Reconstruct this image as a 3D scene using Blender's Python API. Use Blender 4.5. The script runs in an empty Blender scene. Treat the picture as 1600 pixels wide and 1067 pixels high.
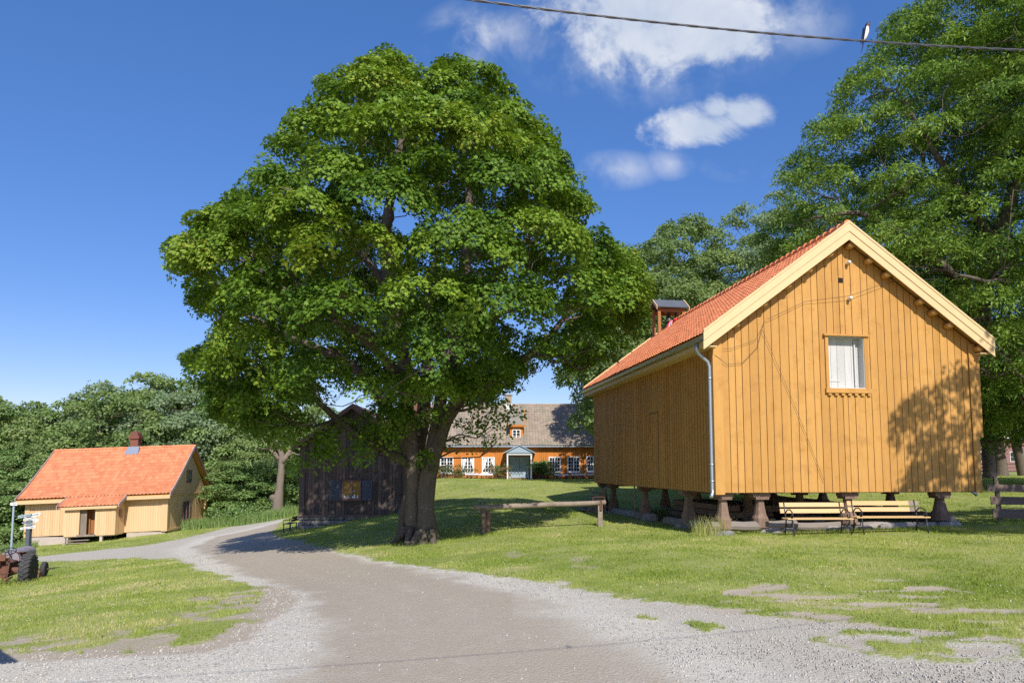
import bpy, math, random
import numpy as np
from math import radians, sin, cos, pi, sqrt
random.seed(7)
sc = bpy.context.scene
C = sc.collection

# ---------------------------------------------------------------- camera
EYE = 1.7
F = 1067.0
PT = radians(4.7)
HY = 730.0
PP = HY - F * math.tan(PT)
cam = bpy.data.cameras.new('camera')
cam.sensor_width = 36.0
cam.lens = 36.0 * F / 1600.0
cam.shift_y = (PP - 533.5) / 1600.0
cam.clip_start = 0.1
cam.clip_end = 2000
co = bpy.data.objects.new('camera', cam)
C.objects.link(co)
co.location = (0, 0, EYE)
co.rotation_euler = (radians(90) + PT, 0, 0)
sc.camera = co
sc.view_settings.view_transform = 'Standard'
sc.view_settings.look = 'None'
sc.view_settings.exposure = 0.28
sc.view_settings.gamma = 1.0
sc.cycles.use_denoising = False
sc.cycles.max_bounces = 8
sc.cycles.transparent_max_bounces = 8
sc.cycles.sample_clamp_indirect = 6

def at(px, py, Y):
    x = (px - 800) / F
    y = (PP - py) / F
    d = np.array([x, cos(PT) - y * sin(PT), sin(PT) + y * cos(PT)])
    d = d * Y / d[1]
    return d + np.array([0, 0, EYE])

def proj(P):
    P = np.asarray(P, float) - np.array([0, 0, EYE])
    fw = P[..., 1] * cos(PT) + P[..., 2] * sin(PT)
    up = -P[..., 1] * sin(PT) + P[..., 2] * cos(PT)
    return 800 + F * P[..., 0] / fw, PP - F * up / fw

# ---------------------------------------------------------------- sun
SUN = np.array([.24, -.97, .88])
SUN = SUN / np.linalg.norm(SUN)
sl = bpy.data.lights.new('sun', 'SUN')
sl.energy = 4.6
sl.angle = radians(0.53)
sl.color = (1.0, 0.955, 0.88)
so = bpy.data.objects.new('sun', sl)
C.objects.link(so)
from mathutils import Vector, Matrix
so.rotation_euler = Vector(-SUN).to_track_quat('-Z', 'Y').to_euler()
so.location = (10, -20, 40)

# ---------------------------------------------------------------- sky with clouds
w = bpy.data.worlds.new('World')
sc.world = w
w.use_nodes = True
nt = w.node_tree
nt.nodes.clear()
def N(t, typ, **kw):
    n = t.nodes.new(typ)
    for k, v in kw.items():
        setattr(n, k, v)
    return n
def mth(t, op, a, b=None, c=None, clamp=False):
    n = t.nodes.new('ShaderNodeMath'); n.operation = op; n.use_clamp = clamp
    for i, v in enumerate((a, b, c)):
        if v is None: continue
        if isinstance(v, (int, float)): n.inputs[i].default_value = v
        else: t.links.new(v, n.inputs[i])
    return n.outputs[0]
sky = N(nt, 'ShaderNodeTexSky', sky_type='NISHITA')
sky.sun_disc = False
sky.sun_elevation = math.asin(SUN[2])
sky.sun_rotation = math.atan2(SUN[0], SUN[1])
sky.air_density = 1.0
sky.dust_density = 0.35
sky.ozone_density = 2.4
sky.altitude = 100
hsv = N(nt, 'ShaderNodeHueSaturation')
hsv.inputs['Saturation'].default_value = 1.28
hsv.inputs['Value'].default_value = 1.0
nt.links.new(sky.outputs[0], hsv.inputs['Color'])
tc = N(nt, 'ShaderNodeTexCoord')
sep = N(nt, 'ShaderNodeSeparateXYZ')
nt.links.new(tc.outputs['Generated'], sep.inputs[0])
yy = mth(nt, 'MAXIMUM', sep.outputs[1], 0.05)
u_ = mth(nt, 'DIVIDE', sep.outputs[0], yy)
v_ = mth(nt, 'DIVIDE', sep.outputs[2], yy)
cmb = N(nt, 'ShaderNodeCombineXYZ')
nt.links.new(u_, cmb.inputs[0]); nt.links.new(v_, cmb.inputs[1])
def noise(t, vec, scale, detail=6, rough=.6, dist=0.0):
    n = N(t, 'ShaderNodeTexNoise')
    n.inputs['Scale'].default_value = scale
    n.inputs['Detail'].default_value = detail
    n.inputs['Roughness'].default_value = rough
    n.inputs['Distortion'].default_value = dist
    if vec is not None: t.links.new(vec, n.inputs['Vector'])
    return n.outputs['Fac']
n1 = noise(nt, cmb.outputs[0], 7.0, 9, .62, .25)
n2 = noise(nt, cmb.outputs[0], 2.6, 4, .5, .1)
field = None; faint = None
clouds = [(1010, 0, 175, 115, 1.25), (1090, 35, 125, 75, 1.15), (1110, 200, 92, 36, 1.3), (1165, 180, 62, 40, 1.25), (1120, 172, 40, 30, 1.1),
          (960, 266, 64, 24, .36), (1045, 256, 36, 20, .30), (752, 58, 85, 48, .42), (1152, 262, 50, 18, .22), (1225, 30, 90, 50, .35), (1010, 70, 190, 75, .45)]
for (px, py, a, b, s) in clouds:
    P = at(px, py, 1.0) - np.array([0, 0, EYE])
    du = mth(nt, 'DIVIDE', mth(nt, 'SUBTRACT', u_, float(P[0])), a / F)
    dv = mth(nt, 'DIVIDE', mth(nt, 'SUBTRACT', v_, float(P[2])), b / F * 1.15)
    r = mth(nt, 'SQRT', mth(nt, 'ADD', mth(nt, 'MULTIPLY', du, du), mth(nt, 'MULTIPLY', dv, dv)))
    if s < .5:
        q = mth(nt, 'MULTIPLY', mth(nt, 'MAXIMUM', mth(nt, 'SUBTRACT', 1.35, r), 0.0), s * 1.5)
        faint = q if faint is None else mth(nt, 'MAXIMUM', faint, q)
        continue
    k = mth(nt, 'MULTIPLY', mth(nt, 'SUBTRACT', 1.25, r), s)
    k = mth(nt, 'MAXIMUM', k, -2.0)
    field = k if field is None else mth(nt, 'MAXIMUM', field, k)
nn = mth(nt, 'MULTIPLY', mth(nt, 'SUBTRACT', n1, 0.52), 3.3)
fld = mth(nt, 'ADD', field, nn)
front = mth(nt, 'GREATER_THAN', sep.outputs[1], 0.1)
mr = N(nt, 'ShaderNodeMapRange'); mr.interpolation_type = 'SMOOTHSTEP'
nt.links.new(fld, mr.inputs[0])
mr.inputs[1].default_value = 0.08; mr.inputs[2].default_value = 0.80
fr_ = N(nt, 'ShaderNodeMapRange'); fr_.interpolation_type = 'SMOOTHSTEP'; nt.links.new(n1, fr_.inputs[0]); fr_.inputs[1].default_value = .40; fr_.inputs[2].default_value = .66
fm_ = mth(nt, 'MULTIPLY', faint, fr_.outputs[0], clamp=True)
cm = mth(nt, 'MULTIPLY', mth(nt, 'MAXIMUM', mr.outputs[0], fm_), front)
cm = mth(nt, 'MULTIPLY', cm, mth(nt, 'ADD', 0.78, mth(nt, 'MULTIPLY', n2, 0.2)))
ccol = N(nt, 'ShaderNodeMixRGB')
cmr = N(nt, 'ShaderNodeMapRange'); nt.links.new(mth(nt, 'ADD', mth(nt, 'MULTIPLY', n2, .5), mth(nt, 'MULTIPLY', n1, .5)), cmr.inputs[0]); cmr.inputs[1].default_value = .40; cmr.inputs[2].default_value = .60
nt.links.new(cmr.outputs[0], ccol.inputs[0])
ccol.inputs[1].default_value = (3.3, 3.75, 4.5, 1)
ccol.inputs[2].default_value = (5.0, 5.1, 5.3, 1)
zr = N(nt, 'ShaderNodeValToRGB')
_e = zr.color_ramp.elements
_e[0].position = 0.0; _e[0].color = (.66, .585, .70, 1)
_e[1].position = .62; _e[1].color = (1.22, .95, 1.05, 1)
_m = _e.new(.22); _m.color = (.74, .655, .80, 1)
nt.links.new(sep.outputs[2], zr.inputs[0])
tintn = N(nt, 'ShaderNodeMixRGB', blend_type='MULTIPLY'); tintn.inputs[0].default_value = 1
nt.links.new(hsv.outputs[0], tintn.inputs[1]); nt.links.new(zr.outputs[0], tintn.inputs[2])
mx = N(nt, 'ShaderNodeMixRGB')
nt.links.new(cm, mx.inputs[0])
nt.links.new(tintn.outputs[0], mx.inputs[1]); nt.links.new(ccol.outputs[0], mx.inputs[2])
bg = N(nt, 'ShaderNodeBackground')
bg.inputs[1].default_value = 0.15
nt.links.new(mx.outputs[0], bg.inputs[0])
wo = N(nt, 'ShaderNodeOutputWorld')
nt.links.new(bg.outputs[0], wo.inputs[0])

# ---------------------------------------------------------------- materials
def pmat(name, col, col2=None, scale=(2, 2, 2), amt=.2, rough=.8, bump=.3, bscale=None, spec=.3, metal=0, stain=None, stain_s=1.0, dist=.02):
    m = bpy.data.materials.new(name); m.use_nodes = True
    t = m.node_tree; b = t.nodes['Principled BSDF']
    tc = N(t, 'ShaderNodeTexCoord')
    mp = N(t, 'ShaderNodeMapping'); mp.inputs['Scale'].default_value = scale
    t.links.new(tc.outputs['Object'], mp.inputs[0])
    a = N(t, 'ShaderNodeAttribute'); a.attribute_name = 'tint'
    mix = N(t, 'ShaderNodeMixRGB')
    mix.inputs[1].default_value = (*col, 1); mix.inputs[2].default_value = (*(col2 or [c * .8 for c in col]), 1)
    t.links.new(a.outputs['Fac'], mix.inputs[0])
    nf = noise(t, mp.outputs[0], 1.0, 6, .65)
    k = mth(t, 'ADD', 1 - amt, mth(t, 'MULTIPLY', nf, 2 * amt))
    mu = N(t, 'ShaderNodeMixRGB', blend_type='MULTIPLY'); mu.inputs[0].default_value = 1
    t.links.new(mix.outputs[0], mu.inputs[1]); t.links.new(k, mu.inputs[2])
    out = mu.outputs[0]
    if stain:
        ns = noise(t, tc.outputs['Object'], stain_s, 5, .7, .3)
        mr = N(t, 'ShaderNodeMapRange'); t.links.new(ns, mr.inputs[0])
        mr.inputs[1].default_value = .5; mr.inputs[2].default_value = .7
        ms = N(t, 'ShaderNodeMixRGB'); t.links.new(mth(t, 'MULTIPLY', mr.outputs[0], .8), ms.inputs[0])
        t.links.new(out, ms.inputs[1]); ms.inputs[2].default_value = (*stain, 1)
        out = ms.outputs[0]
    t.links.new(out, b.inputs['Base Color'])
    b.inputs['Roughness'].default_value = rough
    b.inputs['Specular IOR Level'].default_value = spec
    b.inputs['Metallic'].default_value = metal
    if bump:
        mp2 = N(t, 'ShaderNodeMapping'); mp2.inputs['Scale'].default_value = bscale or scale
        t.links.new(tc.outputs['Object'], mp2.inputs[0])
        nb = noise(t, mp2.outputs[0], 2.0, 6, .7)
        bp = N(t, 'ShaderNodeBump'); bp.inputs['Strength'].default_value = bump; bp.inputs['Distance'].default_value = dist
        t.links.new(nb, bp.inputs['Height']); t.links.new(bp.outputs[0], b.inputs['Normal'])
    return m

def leafmat(name, c1, c2, c3=None, rough=.5, trans=.3, spec=.4):
    m = bpy.data.materials.new(name); m.use_nodes = True
    t = m.node_tree; b = t.nodes['Principled BSDF']
    a = N(t, 'ShaderNodeAttribute'); a.attribute_name = 'tint'
    cr = N(t, 'ShaderNodeValToRGB')
    e = cr.color_ramp.elements
    e[0].position = 0; e[0].color = (*c1, 1)
    e[1].position = .75; e[1].color = (*c2, 1)
    if c3:
        x = e.new(1.0); x.color = (*c3, 1)
    t.links.new(a.outputs['Fac'], cr.inputs[0])
    t.links.new(cr.outputs[0], b.inputs['Base Color'])
    b.inputs['Roughness'].default_value = rough
    b.inputs['Specular IOR Level'].default_value = spec
    tr = N(t, 'ShaderNodeBsdfTranslucent')
    g = N(t, 'ShaderNodeMixRGB', blend_type='MULTIPLY'); g.inputs[0].default_value = 1
    t.links.new(cr.outputs[0], g.inputs[1]); g.inputs[2].default_value = (1.5, 1.5, .8, 1)
    t.links.new(g.outputs[0], tr.inputs[0])
    ms = N(t, 'ShaderNodeMixShader'); ms.inputs[0].default_value = trans
    t.links.new(b.outputs[0], ms.inputs[1]); t.links.new(tr.outputs[0], ms.inputs[2])
    t.links.new(ms.outputs[0], t.nodes['Material Output'].inputs[0])
    return m

def glassmat(name, col=(.02, .025, .03)):
    m = bpy.data.materials.new(name); m.use_nodes = True
    b = m.node_tree.nodes['Principled BSDF']
    b.inputs['Base Color'].default_value = (*col, 1)
    b.inputs['Roughness'].default_value = .06
    b.inputs['Specular IOR Level'].default_value = .7
    return m

M = {}
M['ochre'] = pmat('ochre_board_paint', (.55, .288, .078), (.46, .232, .058), (9, 9, .7), .22, .7, .3, (26, 26, 1.2), stain=(.40, .20, .05), stain_s=2.2, dist=.006)
M['cream'] = pmat('cream_board_paint', (.69, .47, .265), (.62, .41, .21), (9, 9, 1), .12, .65, .3, (50, 50, 2), dist=.004)
M['barge'] = pmat('pale_barge_paint', (.71, .51, .27), (.65, .46, .235), (3, 3, 3), .1, .6, .2, (20, 20, 20), dist=.004)
M['orange'] = pmat('orange_wall_paint', (.56, .20, .035), (.48, .165, .03), (4, 4, 1), .15, .7, .3, dist=.005)
M['tile'] = pmat('orange_roof_tile', (.80, .29, .125), (.64, .20, .08), (3, 3, 3), .22, .75, .3, (25, 25, 25), dist=.004)
M['tile2'] = pmat('light_orange_roof_tile', (.65, .265, .125), (.50, .18, .085), (3, 3, 3), .2, .75, .3, (25, 25, 25), dist=.004)
M['oldtile'] = pmat('weathered_roof_tile', (.27, .24, .19), (.40, .30, .22), (1.5, 1.5, 1.5), .4, .9, .5, (20, 20, 20), stain=(.22, .215, .16), stain_s=.7)
M['darkwood'] = pmat('tarred_dark_wood', (.075, .058, .050), (.17, .112, .082), (8, 8, .8), .4, .75, .6, (50, 50, 2), stain=(.10, .085, .08), stain_s=1.2, dist=.008)
M['roofwood'] = pmat('reddish_roof_boards', (.20, .105, .075), (.13, .075, .06), (6, 1, 1), .35, .8, .4)
M['fencewood'] = pmat('brown_fence_planks', (.19, .135, .105), (.14, .10, .08), (2, 9, 9), .35, .9, .6)
M['greywood'] = pmat('weathered_grey_wood', (.30, .245, .19), (.22, .175, .135), (4, 4, 4), .35, .9, .7, (18, 18, 18), stain=(.16, .13, .10), stain_s=3)
M['postwood'] = pmat('weathered_brown_wood', (.25, .17, .12), (.17, .11, .08), (10, 10, 1.5), .35, .9, .7, (30, 30, 3), stain=(.33, .22, .16), stain_s=4)
M['white'] = pmat('white_paint', (.78, .77, .73), (.70, .69, .66), (4, 4, 4), .08, .5, .1)
M['oldwhite'] = pmat('worn_white_boards', (.60, .59, .56), (.45, .44, .41), (14, 14, 1.2), .22, .7, .4, (40, 40, 2), stain=(.55, .53, .49), stain_s=4, dist=.004)
M['bluegrey'] = pmat('blue_grey_paint', (.36, .44, .50), (.30, .38, .45), (4, 4, 1), .1, .6, .1)
M['zinc'] = pmat('zinc_metal', (.48, .52, .56), (.42, .46, .50), (3, 3, 3), .15, .38, .1, metal=.75, spec=.5)
M['iron'] = pmat('black_cast_iron', (.02, .02, .022), (.03, .03, .03), (5, 5, 5), .2, .45, .2, spec=.5)
M['shutter'] = pmat('grey_blue_shutter', (.13, .145, .175), (.10, .11, .14), (4, 4, 4), .2, .7, .2)
M['slate'] = pmat('dark_roof_felt', (.10, .11, .13), (.08, .09, .10), (3, 3, 3), .2, .7, .2)
M['brick'] = pmat('chimney_brick', (.24, .095, .065), (.17, .07, .05), (9, 9, 14), .4, .9, .5)
M['stone'] = pmat('foundation_stone', (.33, .29, .26), (.20, .19, .18), (2.5, 2.5, 2.5), .35, .95, .8, (9, 9, 9))
M['plinth'] = pmat('pale_plinth', (.55, .47, .40), (.45, .38, .33), (2, 2, 3), .25, .9, .5, (9, 9, 9))
M['stonelt'] = pmat('grey_log', (.33, .29, .25), (.24, .20, .17), (1.2, 6, 6), .3, .9, .7, (4, 20, 20))
M['pine'] = pmat('varnished_pine', (.66, .45, .22), (.58, .37, .15), (1.5, 12, 12), .18, .45, .1, spec=.5)
M['maroon'] = pmat('maroon_trim', (.25, .10, .09), (.3, .2, .18), (3, 3, 3), .2, .7, .1)
M['greytrim'] = pmat('grey_pink_trim', (.42, .33, .31), (.35, .28, .27), (3, 3, 3), .2, .7, .1)
M['door'] = pmat('orange_brown_door', (.38, .16, .05), (.30, .12, .04), (6, 6, 1), .15, .6, .1)
M['rust'] = pmat('rusty_tractor_paint', (.20, .085, .05), (.12, .06, .045), (9, 9, 9), .5, .85, .4, stain=(.30, .12, .05), stain_s=6)
M['rustgrey'] = pmat('faded_grey_hood_paint', (.28, .27, .30), (.2, .17, .16), (6, 6, 6), .3, .5, .2, stain=(.33, .11, .04), stain_s=3.5)
M['rubber'] = pmat('old_tyre_rubber', (.045, .045, .047), (.09, .085, .08), (8, 8, 8), .4, .85, .5)
M['glass'] = glassmat('window_glass')
M['glassl'] = glassmat('curtained_glass', (.10, .12, .14))
M['amber'] = pmat('amber_interior_panel', (.32, .20, .035), (.26, .16, .03), (6, 6, 6), .25, .7, 0)
M['black'] = pmat('dark_void', (.01, .009, .008), (.012, .01, .01), amt=.1, bump=0)
M['wire'] = pmat('black_cable_sheath', (.05, .05, .055), (.08, .08, .085), (4, 4, 4), .2, .5, 0, spec=.5)
M['porcelain'] = pmat('white_porcelain', (.82, .80, .76), (.8, .8, .78), amt=.05, rough=.2, bump=0, spec=.6)
M['brass'] = pmat('aged_bell_bronze', (.10, .09, .07), (.08, .07, .05), amt=.2, rough=.5, bump=.1, metal=.6)
M['redcl'] = pmat('red_flag_cloth', (.62, .05, .06), (.55, .05, .05), amt=.1, rough=.9, bump=0)
M['bluecl'] = pmat('blue_flag_cloth', (.03, .05, .25), (.03, .05, .2), amt=.1, rough=.9, bump=0)
M['whitecl'] = pmat('white_flag_cloth', (.8, .8, .82), (.8, .8, .8), amt=.05, rough=.9, bump=0)
M['bark'] = pmat('maple_bark', (.165, .13, .10), (.105, .082, .065), (7, 7, 2), .5, .95, .9, (16, 16, 4), stain=(.075, .08, .035), stain_s=1.5, dist=.04)
M['barkl'] = pmat('light_bark', (.235, .19, .145), (.17, .135, .105), (7, 7, 2), .4, .95, .8, (16, 16, 4), dist=.03)
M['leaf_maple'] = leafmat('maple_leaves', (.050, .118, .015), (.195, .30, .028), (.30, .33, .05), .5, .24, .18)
M['leaf_ash'] = leafmat('ash_leaves', (.045, .115, .022), (.22, .33, .05), (.31, .40, .08), .5, .28, .14)
M['leaf_far'] = leafmat('woodland_leaves', (.10, .17, .06), (.29, .37, .13), (.33, .38, .15), .6, .35, .12)
M['leaf_birch'] = leafmat('silvery_birch_leaves', (.14, .21, .11), (.28, .36, .20), (.34, .38, .25), .55, .38, .15)
M['leaf_bush'] = leafmat('bush_leaves', (.10, .19, .05), (.25, .35, .10), (.3, .32, .2), .6, .25)
M['leaf_rose'] = leafmat('rose_bush_leaves', (.06, .10, .03), (.14, .17, .05), (.5, .16, .12), .6, .2)
M['grass'] = leafmat('lawn_grass_blades', (.20, .28, .040), (.43, .48, .12), (.62, .54, .28), .6, .4, .2)
M['flower'] = leafmat('white_clover_heads', (.7, .68, .6), (.75, .75, .68), None, .8, .2)
M['peb'] = pmat('gravel_stones', (.54, .50, .445), (.30, .275, .24), (9, 9, 9), .3, .9, .3)

# ---------------------------------------------------------------- mesh helpers
def fast_mesh(name, V, Fc, mat, tint=None, smooth=False):
    """V (n,3) array, Fc (f,k) index array with one k, tint per face"""
    me = bpy.data.meshes.new(name)
    V = np.asarray(V, np.float32); Fc = np.asarray(Fc, np.int32)
    f, k = Fc.shape
    me.vertices.add(len(V)); me.vertices.foreach_set('co', V.ravel())
    me.loops.add(f * k); me.loops.foreach_set('vertex_index', Fc.ravel())
    me.polygons.add(f); me.polygons.foreach_set('loop_start', np.arange(0, f * k, k, dtype=np.int32))
    me.polygons.foreach_set('loop_total', np.full(f, k, np.int32))
    if tint is not None:
        a = me.attributes.new('tint', 'FLOAT', 'FACE'); a.data.foreach_set('value', np.asarray(tint, np.float32))
    me.update(calc_edges=True)
    if smooth: me.polygons.foreach_set('use_smooth', np.ones(f, bool))
    me.materials.append(mat)
    return me

def link(o, parent=None):
    C.objects.link(o)
    if parent is not None: o.parent = parent
    return o

def tag(o, label=None, cat=None, group=None, kind=None):
    if label: o['label'] = label
    if cat: o['category'] = cat
    if group: o['group'] = group
    if kind: o['kind'] = kind
    return o

def thing(name, label, cat, loc=(0, 0, 0), rz=0.0, group=None):
    o = bpy.data.objects.new(name, None)
    o.empty_display_size = .3
    o.location = [float(v) for v in loc]; o.rotation_euler = (0, 0, rz)
    link(o)
    return tag(o, label, cat, group)

def copy_tree(o, parent=None):
    c = o.copy(); C.objects.link(c)
    if parent is not None: c.parent = parent
    for ch in [x for x in o.children]:
        copy_tree(ch, c)
    return c

class MB:
    def __init__(s): s.v = []; s.f = []; s.t = []; s.g = []; s.xf = None
    def add(s, vs, fs, t=None):
        b = len(s.v); s.g.append((b, len(vs), len(s.f), len(fs)))
        s.v += [tuple(map(float, p)) for p in vs]
        tt = random.random() if t is None else t
        for q in fs: s.f.append([b + i for i in q]); s.t.append(tt)
        return s
    def box(s, x0, x1, y0, y1, z0, z1, t=None):
        vs = [(x0, y0, z0), (x1, y0, z0), (x1, y1, z0), (x0, y1, z0), (x0, y0, z1), (x1, y0, z1), (x1, y1, z1), (x0, y1, z1)]
        return s.add(vs, [(3, 2, 1, 0), (4, 5, 6, 7), (0, 1, 5, 4), (1, 2, 6, 5), (2, 3, 7, 6), (3, 0, 4, 7)], t)
    def beam(s, a, b, w, h, t=None, up=(0, 0, 1)):
        a = np.array(a, float); b = np.array(b, float); d = b - a; d /= np.linalg.norm(d)
        upv = np.array(up, float)
        sx = np.cross(d, upv)
        if np.linalg.norm(sx) < 1e-4: sx = np.array([1., 0, 0])
        sx /= np.linalg.norm(sx); uz = np.cross(sx, d)
        vs = []
        for p in (a, b):
            for i, j in ((-1, -1), (1, -1), (1, 1), (-1, 1)): vs.append(p + sx * i * w / 2 + uz * j * h / 2)
        return s.add(vs, [(0, 1, 2, 3), (7, 6, 5, 4), (1, 0, 4, 5), (2, 1, 5, 6), (3, 2, 6, 7), (0, 3, 7, 4)], t)
    def prism(s, poly, d, t=None):
        """closed 3D polygon extruded by vector d"""
        n = len(poly); P = [np.array(p, float) for p in poly]; d = np.array(d, float)
        vs = P + [p + d for p in P]
        fs = [tuple(range(n)), tuple(range(2 * n - 1, n - 1, -1))] + [((i + 1) % n, i, n + i, n + (i + 1) % n) for i in range(n)]
        return s.add(vs, fs, t)
    def tube(s, pts, r, n=8, t=None, cap=True, squash=None):
        P = [np.array(p, float) for p in pts]; m = len(P)
        R = [r] * m if isinstance(r, (int, float)) else list(r)
        prev = None; vs = []; fs = []
        for i in range(m):
            d = P[min(i + 1, m - 1)] - P[max(i - 1, 0)]
            d = d / (np.linalg.norm(d) + 1e-9)
            if prev is None:
                u = np.cross(d, (0, 0, 1.)) if abs(d[2]) < .95 else np.cross(d, (1., 0, 0))
            else: u = prev - d * np.dot(prev, d)
            u /= np.linalg.norm(u) + 1e-9; prev = u; v = np.cross(d, u)
            for k in range(n):
                a = 2 * pi * k / n
                vs.append(P[i] + (u * cos(a) + v * sin(a)) * R[i])
        for i in range(m - 1):
            for k in range(n):
                fs.append((i * n + k, i * n + (k + 1) % n, (i + 1) * n + (k + 1) % n, (i + 1) * n + k))
        if cap:
            fs.append(tuple(range(n - 1, -1, -1))); fs.append(tuple(range((m - 1) * n, m * n)))
        return s.add(vs, fs, t)
    def lathe(s, c, prof, n=14, axis=(0, 0, 1), t=None):
        ax = np.array(axis, float); ax /= np.linalg.norm(ax)
        u = np.cross(ax, (0, 0, 1.)) if abs(ax[2]) < .9 else np.array([1., 0, 0]); u /= np.linalg.norm(u); v = np.cross(ax, u)
        c = np.array(c, float); vs = []; fs = []
        for (r, h) in prof:
            for k in range(n):
                a = 2 * pi * k / n; vs.append(c + ax * h + (u * cos(a) + v * sin(a)) * max(r, 1e-4))
        m = len(prof)
        for i in range(m - 1):
            for k in range(n): fs.append((i * n + k, i * n + (k + 1) % n, (i + 1) * n + (k + 1) % n, (i + 1) * n + k))
        fs.append(tuple(range(n - 1, -1, -1))); fs.append(tuple(range((m - 1) * n, m * n)))
        return s.add(vs, fs, t)
    def build_each(s, name, mat, parent=None, smooth=False):
        for (b, n, f0, nf) in s.g:
            q = MB(); q.xf = s.xf; q.v = s.v[b:b + n]; q.f = [[i - b for i in f] for f in s.f[f0:f0 + nf]]; q.t = s.t[f0:f0 + nf]
            q.build(name, mat, parent, smooth)
    def build(s, name, mat, parent=None, smooth=False):
        me = bpy.data.meshes.new(name)
        vs = s.v if s.xf is None else [s.xf(p) for p in s.v]
        me.from_pydata(vs, [], s.f)
        a = me.attributes.new('tint', 'FLOAT', 'FACE'); a.data.foreach_set('value', np.array(s.t, np.float32))
        if smooth: me.polygons.foreach_set('use_smooth', np.ones(len(s.f), bool))
        me.materials.append(mat); me.update()
        o = bpy.data.objects.new(name, me)
        return link(o, parent)

def boards(mb, x0, x1, z0, topfn, y, th, wmin, wmax, gap, holes=(), cuts=(), ax='x'):
    """vertical boards on the plane y (facing -y), or on x when ax='y'"""
    xs = [x0]; stops = sorted([c for c in cuts if x0 < c < x1] + [x1])
    for st in stops:
        while xs[-1] < st - 1e-6:
            n = xs[-1] + random.uniform(wmin, wmax)
            if st - n < wmin * .6: n = st
            xs.append(min(n, st))
    for a, b in zip(xs[:-1], xs[1:]):
        a2, b2 = a + gap / 2, b - gap / 2
        segs = [(z0 + random.uniform(-.004, .004), None)]
        for (ha, hb, za, zb) in holes:
            if a2 < hb - .01 and b2 > ha + .01:
                segs = [(segs[0][0], za), (zb, None)]
        dy = random.uniform(0, .006); t = random.random() ** 1.5
        for (lo, hi) in segs:
            h1 = topfn(a2) if hi is None else hi; h2 = topfn(b2) if hi is None else hi
            if max(h1, h2) - lo < .03: continue
            poly = [(a2, lo), (b2, lo), (b2, h2), (a2, h1)]
            if ax == 'x': mb.prism([(p, y + dy, q) for p, q in poly], (0, -th, 0), t)
            else: mb.prism([(y - dy, p, q) for p, q in poly][::-1], (-th, 0, 0), t)

def tiles(mb, P0, U, V, tw=.22, course=.33, amp=.03, step=.028, sag=None, spread=1.0, prof=(0, .45, 1, .8, .25)):
    P0 = np.array(P0, float); U = np.array(U, float); V = np.array(V, float)
    lu = np.linalg.norm(U); lv = np.linalg.norm(V); u = U / lu; v = V / lv; n = np.cross(u, v)
    nt_ = int(round(lu / tw)); nc = int(round(lv / course)); tw = lu / nt_; cs = lv / nc; k = len(prof)
    cols = [(i + j / k) * tw for i in range(nt_) for j in range(k)] + [lu]
    hs = [prof[j] * amp for i in range(nt_) for j in range(k)] + [prof[0] * amp]
    cols = np.array(cols); hs = np.array(hs); rows = []
    for c in range(nc):
        rows += [(c * cs, step, c), ((c + 1) * cs - .004, 0.0, c)]
    vs = np.zeros((len(rows), len(cols), 3))
    jt = np.array([[random.uniform(-.004, .004) for _ in range(nt_ + 1)] for _ in range(nc)])
    for r, (vv, hh, c) in enumerate(rows):
        jj = np.repeat(jt[c], k)[:len(cols)]
        off = sag(vv / lv) if sag else 0
        vs[r] = P0 + u * cols[:, None] + v * (vv) + n * (hs + hh + jj)[:, None] + np.array([0, 0, 1.]) * off
    m = len(cols); b = len(mb.v)
    mb.v += [tuple(p) for p in vs.reshape(-1, 3).tolist()]
    for r in range(len(rows) - 1):
        tr = [random.random() for _ in range(nt_ + 1)]
        for i in range(m - 1):
            a = b + r * m + i
            mb.f.append([a, a + 1, a + m + 1, a + m]); mb.t.append(tr[i // k] * spread)
# ---------------------------------------------------------------- terrain
CP = np.array([
 (0, 5.4, 0), (-4, 6, -.12), (4, 6, 0), (0, 0, 0), (0, -12, 0), (12, -8, .1), (-12, -8, -.5), (8, 6, .02), (12, 12, .1),
 (-7, 9.3, -.5), (-15.7, 22, -2.0), (-15.8, 24, -2.05), (-5.2, 14, -.7), (0, 14, -.22), (6, 13, -.02), (-12, 14, -1.25),
 (-33, 46, -3.6), (-23.5, 47, -2.75), (-45, 46, -4.2), (-34, 43.5, -3.65), (-26, 44, -3.05), (-28, 60, -3.0), (-22, 32, -2.6), (-14, 34, -1.9), (-18.5, 38, -2.3),
 (-17, 46, -2.1), (-17, 55, -2.1), (-3, 22, -.72), (-8, 22, -1.05), (5.5, 18.5, -.14), (13.3, 19.6, .05),
 (4, 31, -.3), (12, 32, .35), (3, 23, -.28), (-.95, 22.5, -.48), (-10.8, 35, -1.5), (-5.6, 35, -.6), (-10.8, 43, -1.3),
 (0, 30, 0), (0, 42, .45), (-5, 46, .35), (0, 54, .72), (8, 54, .82), (-8, 54, .6), (14, 54, .85), (0, 62, .8), (17, 20, .15), (25, 22, .35),
 (20, 50, .75), (45, 60, .9), (30, 90, 1.2), (0, 90, 1.0), (-60, 80, -3.5), (-110, 110, -3.5), (110, 110, 1.2),
 (0, 300, 2), (-300, 300, -2), (300, 300, 2), (-300, -80, -4), (300, -80, 2), (40, 5, .4), (-30, 5, -2.6), (-40, 20, -3.9)], float)
def _phi(r): return np.where(r > 0, r * r * np.log(r + 1e-9), 0)
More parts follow.
